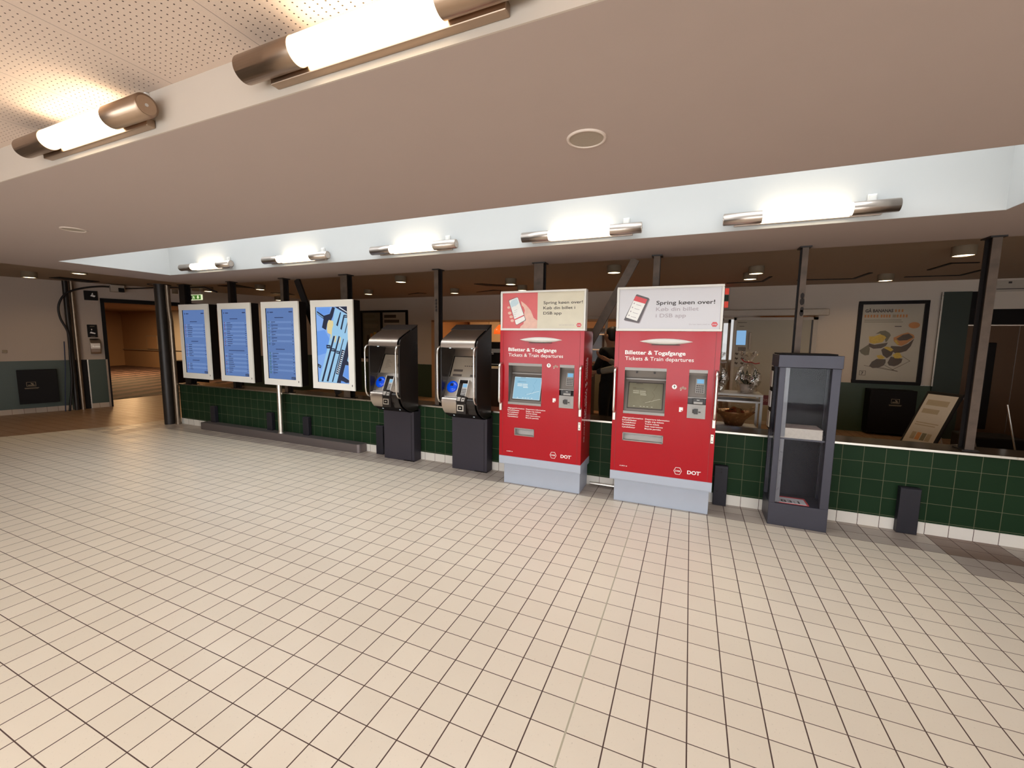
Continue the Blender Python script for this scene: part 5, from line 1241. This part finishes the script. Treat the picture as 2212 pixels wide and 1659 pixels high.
# plant table and gift wrapped plants
r = thing('plant_table', 'white metal plant table behind the parapet right of the red ticket machine', 'table', (0.02, 0.75, 0))
MB().box(0, 0.66, 0, 0.34, 0.975, 1.0, 'white').build('top_shelf', r, bevel=0.003)
MB().box(0, 0.66, 0.004, 0.34, 0.905, 0.925, 'grey_metal').build('lower_rail', r)
MB().box(0.02, 0.64, 0.02, 0.32, 0.60, 0.62, 'grey_metal').build('bottom_shelf', r)
for a, b_ in ((0.0, 0.0), (0.635, 0.0), (0.0, 0.315), (0.635, 0.315)): MB().box(a, a+0.025, b_, b_+0.025, 0, 0.975, 'grey_metal').build('leg', r)
def gift_plant(x, y, label, sc=1.0, ribbon='ribbon', seed=1, red=False):
    rnd = random.Random(seed); r = thing('wrapped_plant', label, 'plant', (x, y, 1.0005), group='gift wrapped plants on the white table')
    MB().lathe([(0.0,0.0),(0.062,0.0),(0.078,0.10),(0.074,0.10),(0.068,0.085),(0.0,0.085)], 'pot', seg=24).build('pot', r)
    m = MB()
    for k in range(26):
        a = rnd.uniform(0, 2*PI); L = rnd.uniform(0.09, 0.19); tip = rnd.uniform(0.05, 0.13); w_ = rnd.uniform(0.012, 0.022)
        b0 = Vector((0.02*math.cos(a), 0.02*math.sin(a), 0.085)); e = Vector((tip*math.cos(a), tip*math.sin(a), 0.085+L)); md = (b0+e)/2+Vector((0.25*tip*math.cos(a), 0.25*tip*math.sin(a), 0.015)); s_ = Vector((-math.sin(a), math.cos(a), 0))*w_
        m.add([b0-s_*0.3, b0+s_*0.3, md+s_, e, md-s_], [(0,1,2,3,4)], 'leaf_red' if (red and k % 3 == 0) else 'leaf')
    m.build('leaves', r)
    n = 26; prof = [(0.082,0.0),(0.10,0.06),(0.125,0.14),(0.112,0.21),(0.075,0.28),(0.022,0.345),(0.05,0.39),(0.092,0.45)]
    vs = []
    for i, (rr, z) in enumerate(prof):
        for k in range(n):
            a = 2*PI*k/n; q = rr*(1+(0.16 if k % 2 else -0.12)*(0.5+i/8)+rnd.uniform(-0.06, 0.06)); vs.append((q*math.cos(a), q*math.sin(a), z+(rnd.uniform(-0.03, 0.03) if i == len(prof)-1 else 0)))
    MB().add(vs, [(i*n+k, i*n+(k+1) % n, (i+1)*n+(k+1) % n, (i+1)*n+k) for i in range(len(prof)-1) for k in range(n)], 'film').build('cellophane', r)
    m = MB().tube([(0.026*math.cos(2*PI*k/12), 0.026*math.sin(2*PI*k/12), 0.345) for k in range(13)], 0.006, ribbon, 8)
    m.tube([(0.02,-0.02,0.345),(0.06,-0.05,0.33),(0.10,-0.06,0.34)], 0.006, ribbon, 8); m.tube([(-0.02,-0.02,0.345),(-0.05,-0.06,0.35),(-0.08,-0.07,0.38)], 0.006, ribbon, 8)
    m.build('bow', r)
    return r
gift_plant(0.535, 0.90, 'cellophane wrapped plant in a pale pot with red bow, right one on the white table', seed=3)
gift_plant(0.215, 0.92, 'cellophane wrapped plant with pale bow beside the right red ticket machine', seed=5, ribbon='paper')
r = thing('wrapped_bouquet', 'gold wrapped orange flower bouquet on the lower shelf of the white table', 'bouquet', (0.43, 0.92, 0.6205))
MB().lathe([(0.0,0.0),(0.09,0.0),(0.13,0.08),(0.21,0.16),(0.205,0.165),(0.12,0.09)], 'film_gold', seg=22, sy=0.7).build('wrapping', r)
rnd = random.Random(4); m = MB()
for k in range(34):
    a = rnd.uniform(0, 2*PI); q = rnd.uniform(0, 0.13); m.ellipsoid((q*math.cos(a), q*0.7*math.sin(a), 0.13+0.06*(1-q/0.13)+rnd.uniform(-0.01, 0.01)), (0.028, 0.028, 0.02), rnd.choice(['leaf_red', 'leaf_red', 'p_orange', 'leaf']), 8, 5)
m.build('flowers', r)
MB().lathe([(0.10,0.06),(0.19,0.15),(0.225,0.22)], 'film', seg=20, sy=0.7).build('cellophane', r)
r = thing('wrapped_bouquet', 'dark wrapped bouquet behind the handle of the right red ticket machine', 'bouquet', (0.105, 0.90, 0.6205))
MB().lathe([(0.0,0.0),(0.05,0.0),(0.08,0.10),(0.105,0.2),(0.10,0.2),(0.07,0.1)], 'film_gold', seg=18).build('wrapping', r)
MB().lathe([(0.105,0.2),(0.10,0.26)], 'film', seg=18).build('cellophane', r)

# store interior seen through the gaps
r = thing('wall_cabinet', 'pale wall cabinet row in the lit store behind the right kiosk', 'cabinet', (-6.9, 7.95, 1.35))
for k in range(3): MB().box(0.02+0.72*k, 0.72+0.72*k, 0, 0.4, 0, 0.95, 'store_cab').build('door', r, bevel=0.006)
r = thing('pendant_lamp', 'orange pendant lamp glowing between right kiosk and left ticket machine', 'lamp', (-3.90, 3.9, 0))
MB().lathe([(0.02,1.86),(0.05,1.84),(0.13,1.75),(0.145,1.66),(0.14,1.66),(0.12,1.74),(0.03,1.83)], 'orange', seg=24).build('shade', r)
MB().tube([(0,0,1.86),(0,0,2.6)], 0.006, 'black', 8).build('cord', r)
r = thing('coffee_counter', 'dark counter with shelves in the store between kiosk and ticket machine', 'counter', (-4.4, 3.3, 0))
MB().box(0, 2.6, 0, 0.6, 0, 0.95, 'store_dark').build('body', r); MB().box(-0.03, 2.63, -0.03, 0.63, 0.95, 0.99, 'store_cab').build('worktop', r)
r = thing('coffee_machine', 'dark coffee machine with chrome parts on the store counter beside the orange lamp', 'coffee machine', (-4.05, 3.45, 0.9905))
MB().box(0, 0.75, 0, 0.4, 0, 0.50, 'black').build('body', r, bevel=0.02); MB().box(0.05, 0.70, -0.03, 0.0, 0.28, 0.36, 'steel_light').box(0.05, 0.7, -0.04, 0.0, 0.03, 0.05, 'steel_light').build('chrome_trim', r)
for a in (0.2, 0.5): MB().tube([(a,-0.03,0.26),(a,-0.12,0.25)], 0.015, 'black', 10).tube([(a,-0.03,0.24),(a,-0.03,0.28)], 0.03, 'steel_light', 12).build('brew_handle', r)
for k, (a, mt) in enumerate(((-3.22,'logo_red'),(-3.10,'steel_light'),(-2.98,'p_orange'),(-2.86,'white'))):
    o = MB().lathe([(0.0,0.0),(0.035,0.0),(0.035,0.14),(0.015,0.19),(0.015,0.24),(0.0,0.24)], mt, seg=16).build('bottle', loc=(a, 3.5, 0.9905))
    tag(o, ['red bottle', 'silver bottle', 'orange bottle', 'white bottle'][k]+' on the dark store counter beside the coffee machine', 'bottle', 'bottles on the store counter')
r = thing('store_shelf', 'dark shelving at the back of the store behind the ticket machines', 'shelf', (-4.6, 7.9, 0))
MB().box(0, 4.2, 0.3, 0.35, 0, 1.9, 'store_dark').build('back', r)
for k in range(4): MB().box(0, 4.2, 0, 0.3, 0.35+0.45*k, 0.38+0.45*k, 'store_cab').build('board', r)
for k in range(4): MB().box(1.35*k, 1.35*k+0.04, 0, 0.3, 0, 1.9, 'store_dark').build('upright', r)
r = thing('glass_screen', 'framed glass screen behind the people between the red ticket machines', 'glass screen', (-2.25, YB-0.35, 0))
MB().box(0, 0.05, 0, 0.05, 0, 2.05, 'door_frame').box(0.52, 0.57, 0, 0.05, 0, 2.05, 'door_frame').box(0, 0.57, 0, 0.05, 2.0, 2.06, 'door_frame').box(0, 0.57, 0, 0.05, 0.9, 0.95, 'door_frame').build('frame', r)
MB().box(0.05, 0.52, 0.02, 0.026, 0.05, 2.0, 'pane').build('glass', r); MB().box(0.05, 0.52, 0.018, 0.032, 0.05, 0.9, 'olive_door').build('lower_panel', r)
r = thing('white_cabinet', 'low white cabinet seen beside the person in black, between the red machines', 'cabinet', (-1.47, 3.4, 0))
MB().box(0, 0.35, 0, 0.5, 0.0, 0.74, 'white').build('body', r, bevel=0.01); MB().box(0.02, 0.33, -0.02, -0.0, 0.05, 0.70, 'paper').build('door', r, bevel=0.004)

# ------------------------------------------------------------------ people
def skin_mesh(name, parent, chains, mat, sub=2):
    """chains: lists of (x,y,z,r); first vertex of the first chain is the root; points within 1 mm are joined"""
    vs, es, rs, idx = [], [], [], {}
    def vid(p):
        k = (round(p[0], 3), round(p[1], 3), round(p[2], 3))
        if k not in idx: idx[k] = len(vs); vs.append(p[:3]); rs.append(p[3] if isinstance(p[3], tuple) else (p[3], p[3]))
        return idx[k]
    for ch in chains:
        ids = [vid(p) for p in ch]
        for a, b_ in zip(ids, ids[1:]):
            if a != b_ and (a, b_) not in es: es.append((a, b_))
    me = bpy.data.meshes.new(name); me.from_pydata(vs, es, []); o = bpy.data.objects.new(name, me); COL.objects.link(o); o.parent = parent
    sk = o.modifiers.new('skin', 'SKIN'); sk.use_smooth_shade = True
    if not me.skin_vertices: 
        bm_ = bmesh.new(); bm_.from_mesh(me); bm_.verts.layers.skin.verify(); bm_.to_mesh(me); bm_.free()
    for k, r_ in enumerate(rs): me.skin_vertices[0].data[k].radius = r_; me.skin_vertices[0].data[k].use_root = (k == 0)
    sb = o.modifiers.new('subdivision', 'SUBSURF'); sb.levels = sub; sb.render_levels = sub
    me.materials.append(M[mat])
    return o
def hand_chains(w, d, side, up=Vector((0,0,1))):
    """w: wrist point, d: direction of the hand, side: towards the thumb"""
    d = d.normalized(); side = (side-d*side.dot(d)).normalized(); n = d.cross(side).normalized(); out = []
    palm = [w, w+d*0.04, w+d*0.08]
    out.append([(*palm[0], 0.024), (*palm[1], 0.028), (*palm[2], 0.030)])
    for k, L in enumerate((0.068, 0.078, 0.072, 0.056)):
        off = side*(0.027-0.018*k); b0 = palm[2]
        p1 = palm[2]+off+d*0.015; p2 = p1+d*L*0.45+n*0.006; p3 = p2+d*L*0.3+n*0.018; p4 = p3+d*L*0.2+n*0.022
        out.append([(*b0, 0.030), (*p1, 0.010), (*p2, 0.009), (*p3, 0.0085), (*p4, 0.007)])
    t0 = palm[1]; t1 = t0+side*0.035+d*0.01; t2 = t1+side*0.018+d*0.03; t3 = t2+d*0.025+side*0.004
    out.append([(*t0, 0.028), (*t1, 0.012), (*t2, 0.010), (*t3, 0.008)])
    return out
def person(label, loc, rot, sc, arms, top, sleeve, trousers, name='person'):
    """built facing -y in its own frame, height 1.72 * sc"""
    root = thing(name, label, 'person', loc, rot); V = Vector
    def S(p): return (p[0], p[1], p[2])
    ch = [[(0,0,0.96,0.075),(0,0,1.12,0.07),(0,0.01,1.28,0.08),(0,0.01,1.40,0.065),(0,0.0,1.47,0.050),(0,-0.01,1.53,0.052),(0,-0.02,1.60,(0.072,0.085)),(0,-0.015,1.67,(0.070,0.088)),(0,-0.01,1.715,0.055)]]
    # face: nose and chin
    ch.append([(0,-0.02,1.60,(0.072,0.085)),(0,-0.088,1.575,0.026)]); ch.append([(0,-0.02,1.60,(0.072,0.085)),(0,-0.108,1.612,0.012)])
    for s in (-1, 1):
        ch.append([(0,0,0.96,0.075),(s*0.08,0,0.90,0.060),(s*0.10,-0.01,0.70,0.055),(s*0.10,-0.01,0.50,0.045),(s*0.10,0.01,0.30,0.040),(s*0.10,0.02,0.10,0.036),(s*0.10,0.0,0.045,0.036),(s*0.11,-0.12,0.035,0.030),(s*0.11,-0.17,0.03,0.024)])
    for s, (el, wr, td) in zip((-1, 1), arms):
        sh = V((s*0.17, 0.01, 1.40)); el = V(el); wr = V(wr)
        ch.append([(0,0.01,1.40,0.065),(*sh,0.045),(*((sh+el)/2),0.036),(*el,0.032),(*((el*0.6+wr*0.4)),0.030),(*wr,0.024)])
        for k in hand_chains(wr, wr-el, V(td)): ch.append(k)
    skin_mesh('body', root, ch, 'skin')
    # clothes as slightly larger shells
    t = [[(0,0.0,0.82,(0.165,0.130)),(0,0.0,0.98,(0.165,0.125)),(0,0,1.12,(0.150,0.115)),(0,0.01,1.28,(0.170,0.125)),(0,0.01,1.40,(0.135,0.10)),(0,0.005,1.455,0.072)]]
    for s, (el, wr, td) in zip((-1, 1), arms):
        sh = V((s*0.17, 0.01, 1.40)); el_ = V(el); t.append([(0,0.01,1.40,(0.135,0.10)),(*sh,0.076),(*((sh+el_)/2),0.060)])
    skin_mesh('jacket', root, t, top)
    for s, (el, wr, td) in zip((-1, 1), arms):
        sh = V((s*0.17, 0.01, 1.40)); el_ = V(el); wr_ = V(wr)
        skin_mesh('sleeve', root, [[(*((sh*0.72+el_*0.28)),0.060),(*((sh*0.45+el_*0.55)),0.061),(*el_,0.053),(*((el_+wr_)/2),0.049),(*((el_*0.12+wr_*0.88)),0.038)]], sleeve)
    tr_ = [[(0,0,1.04,(0.150,0.115)),(0,0,0.92,(0.150,0.120))]]
    for s in (-1, 1): tr_.append([(0,0,0.92,(0.150,0.120)),(s*0.09,0,0.86,0.102),(s*0.10,-0.01,0.68,0.088),(s*0.10,-0.01,0.48,0.070),(s*0.10,0.01,0.28,0.064),(s*0.10,0.02,0.09,0.058)])
    skin_mesh('trousers', root, tr_, trousers)
    for s in (-1, 1): skin_mesh('shoe', root, [[(s*0.10,0.03,0.05,0.045),(s*0.10,-0.04,0.04,0.040),(s*0.11,-0.17,0.032,0.032)]], 'black', 1)
    skin_mesh('hair', root, [[(0,0.040,1.545,(0.062,0.045)),(0,0.032,1.60,(0.084,0.070)),(0,0.018,1.67,(0.088,0.090)),(0,0.002,1.725,(0.080,0.088)),(0,-0.008,1.755,(0.05,0.055))]], 'hair')
    m = MB()
    for s in (-1, 1): m.ellipsoid((s*0.031, -0.098, 1.632), (0.014, 0.008, 0.008), 'eye', 10, 6); m.ellipsoid((s*0.031, -0.1055, 1.632), (0.006, 0.002, 0.006), 'hair', 8, 5)
    m.build('eyes', root)
    m = MB(); m.ellipsoid((0, -0.108, 1.578), (0.022, 0.006, 0.006), 'maroon_t', 10, 6); m.build('mouth', root)
    for s in (-1, 1): MB().ellipsoid((s*0.078, -0.01, 1.618), (0.010, 0.020, 0.030), 'skin', 10, 8).build('ear', root)
    root.scale = (sc, sc, sc)
    return root
# arms in the person's own frame: (elbow, wrist, thumb side) for the s = -1 and s = +1 arm
person('person in black clothes with short dark hair standing between the red ticket machines',
       (-1.13, 1.72, 0), math.radians(-118), 1.0,
       [((-0.23, -0.05, 1.18), (-0.06, -0.24, 1.20), (1, 0, 0.6)), ((0.24, -0.05, 1.17), (0.06, -0.24, 1.12), (-1, 0, 0.4))], 'cloth_black', 'cloth_black', 'cloth_black')
person('person in dark clothes mostly hidden behind the left red ticket machine, facing right',
       (-1.70, 2.05, 0), math.radians(70), 1.0,
       [((-0.24, -0.02, 1.15), (-0.18, -0.24, 1.06), (1, 0, 0.4)), ((0.24, -0.02, 1.15), (0.18, -0.24, 1.08), (-1, 0, 0.4))], 'cloth_navy', 'cloth_navy', 'cloth_black')
r = person('person whose light grey sleeved arms reach left from behind the right red ticket machine',
       (-0.64, 1.20, 0), math.radians(-90), 0.98,
       [((-0.12, -0.22, 1.22), (0.02, -0.46, 1.34), (1, 0, 0.4)), ((0.20, -0.27, 1.24), (0.16, -0.56, 1.17), (-1, 0, 0.6))], 'cloth_grey', 'cloth_grey', 'cloth_navy')
skin_mesh('cuff', r, [[(0.170,-0.45,1.195,0.046),(0.163,-0.56,1.172,0.040)]], 'cloth_navy')
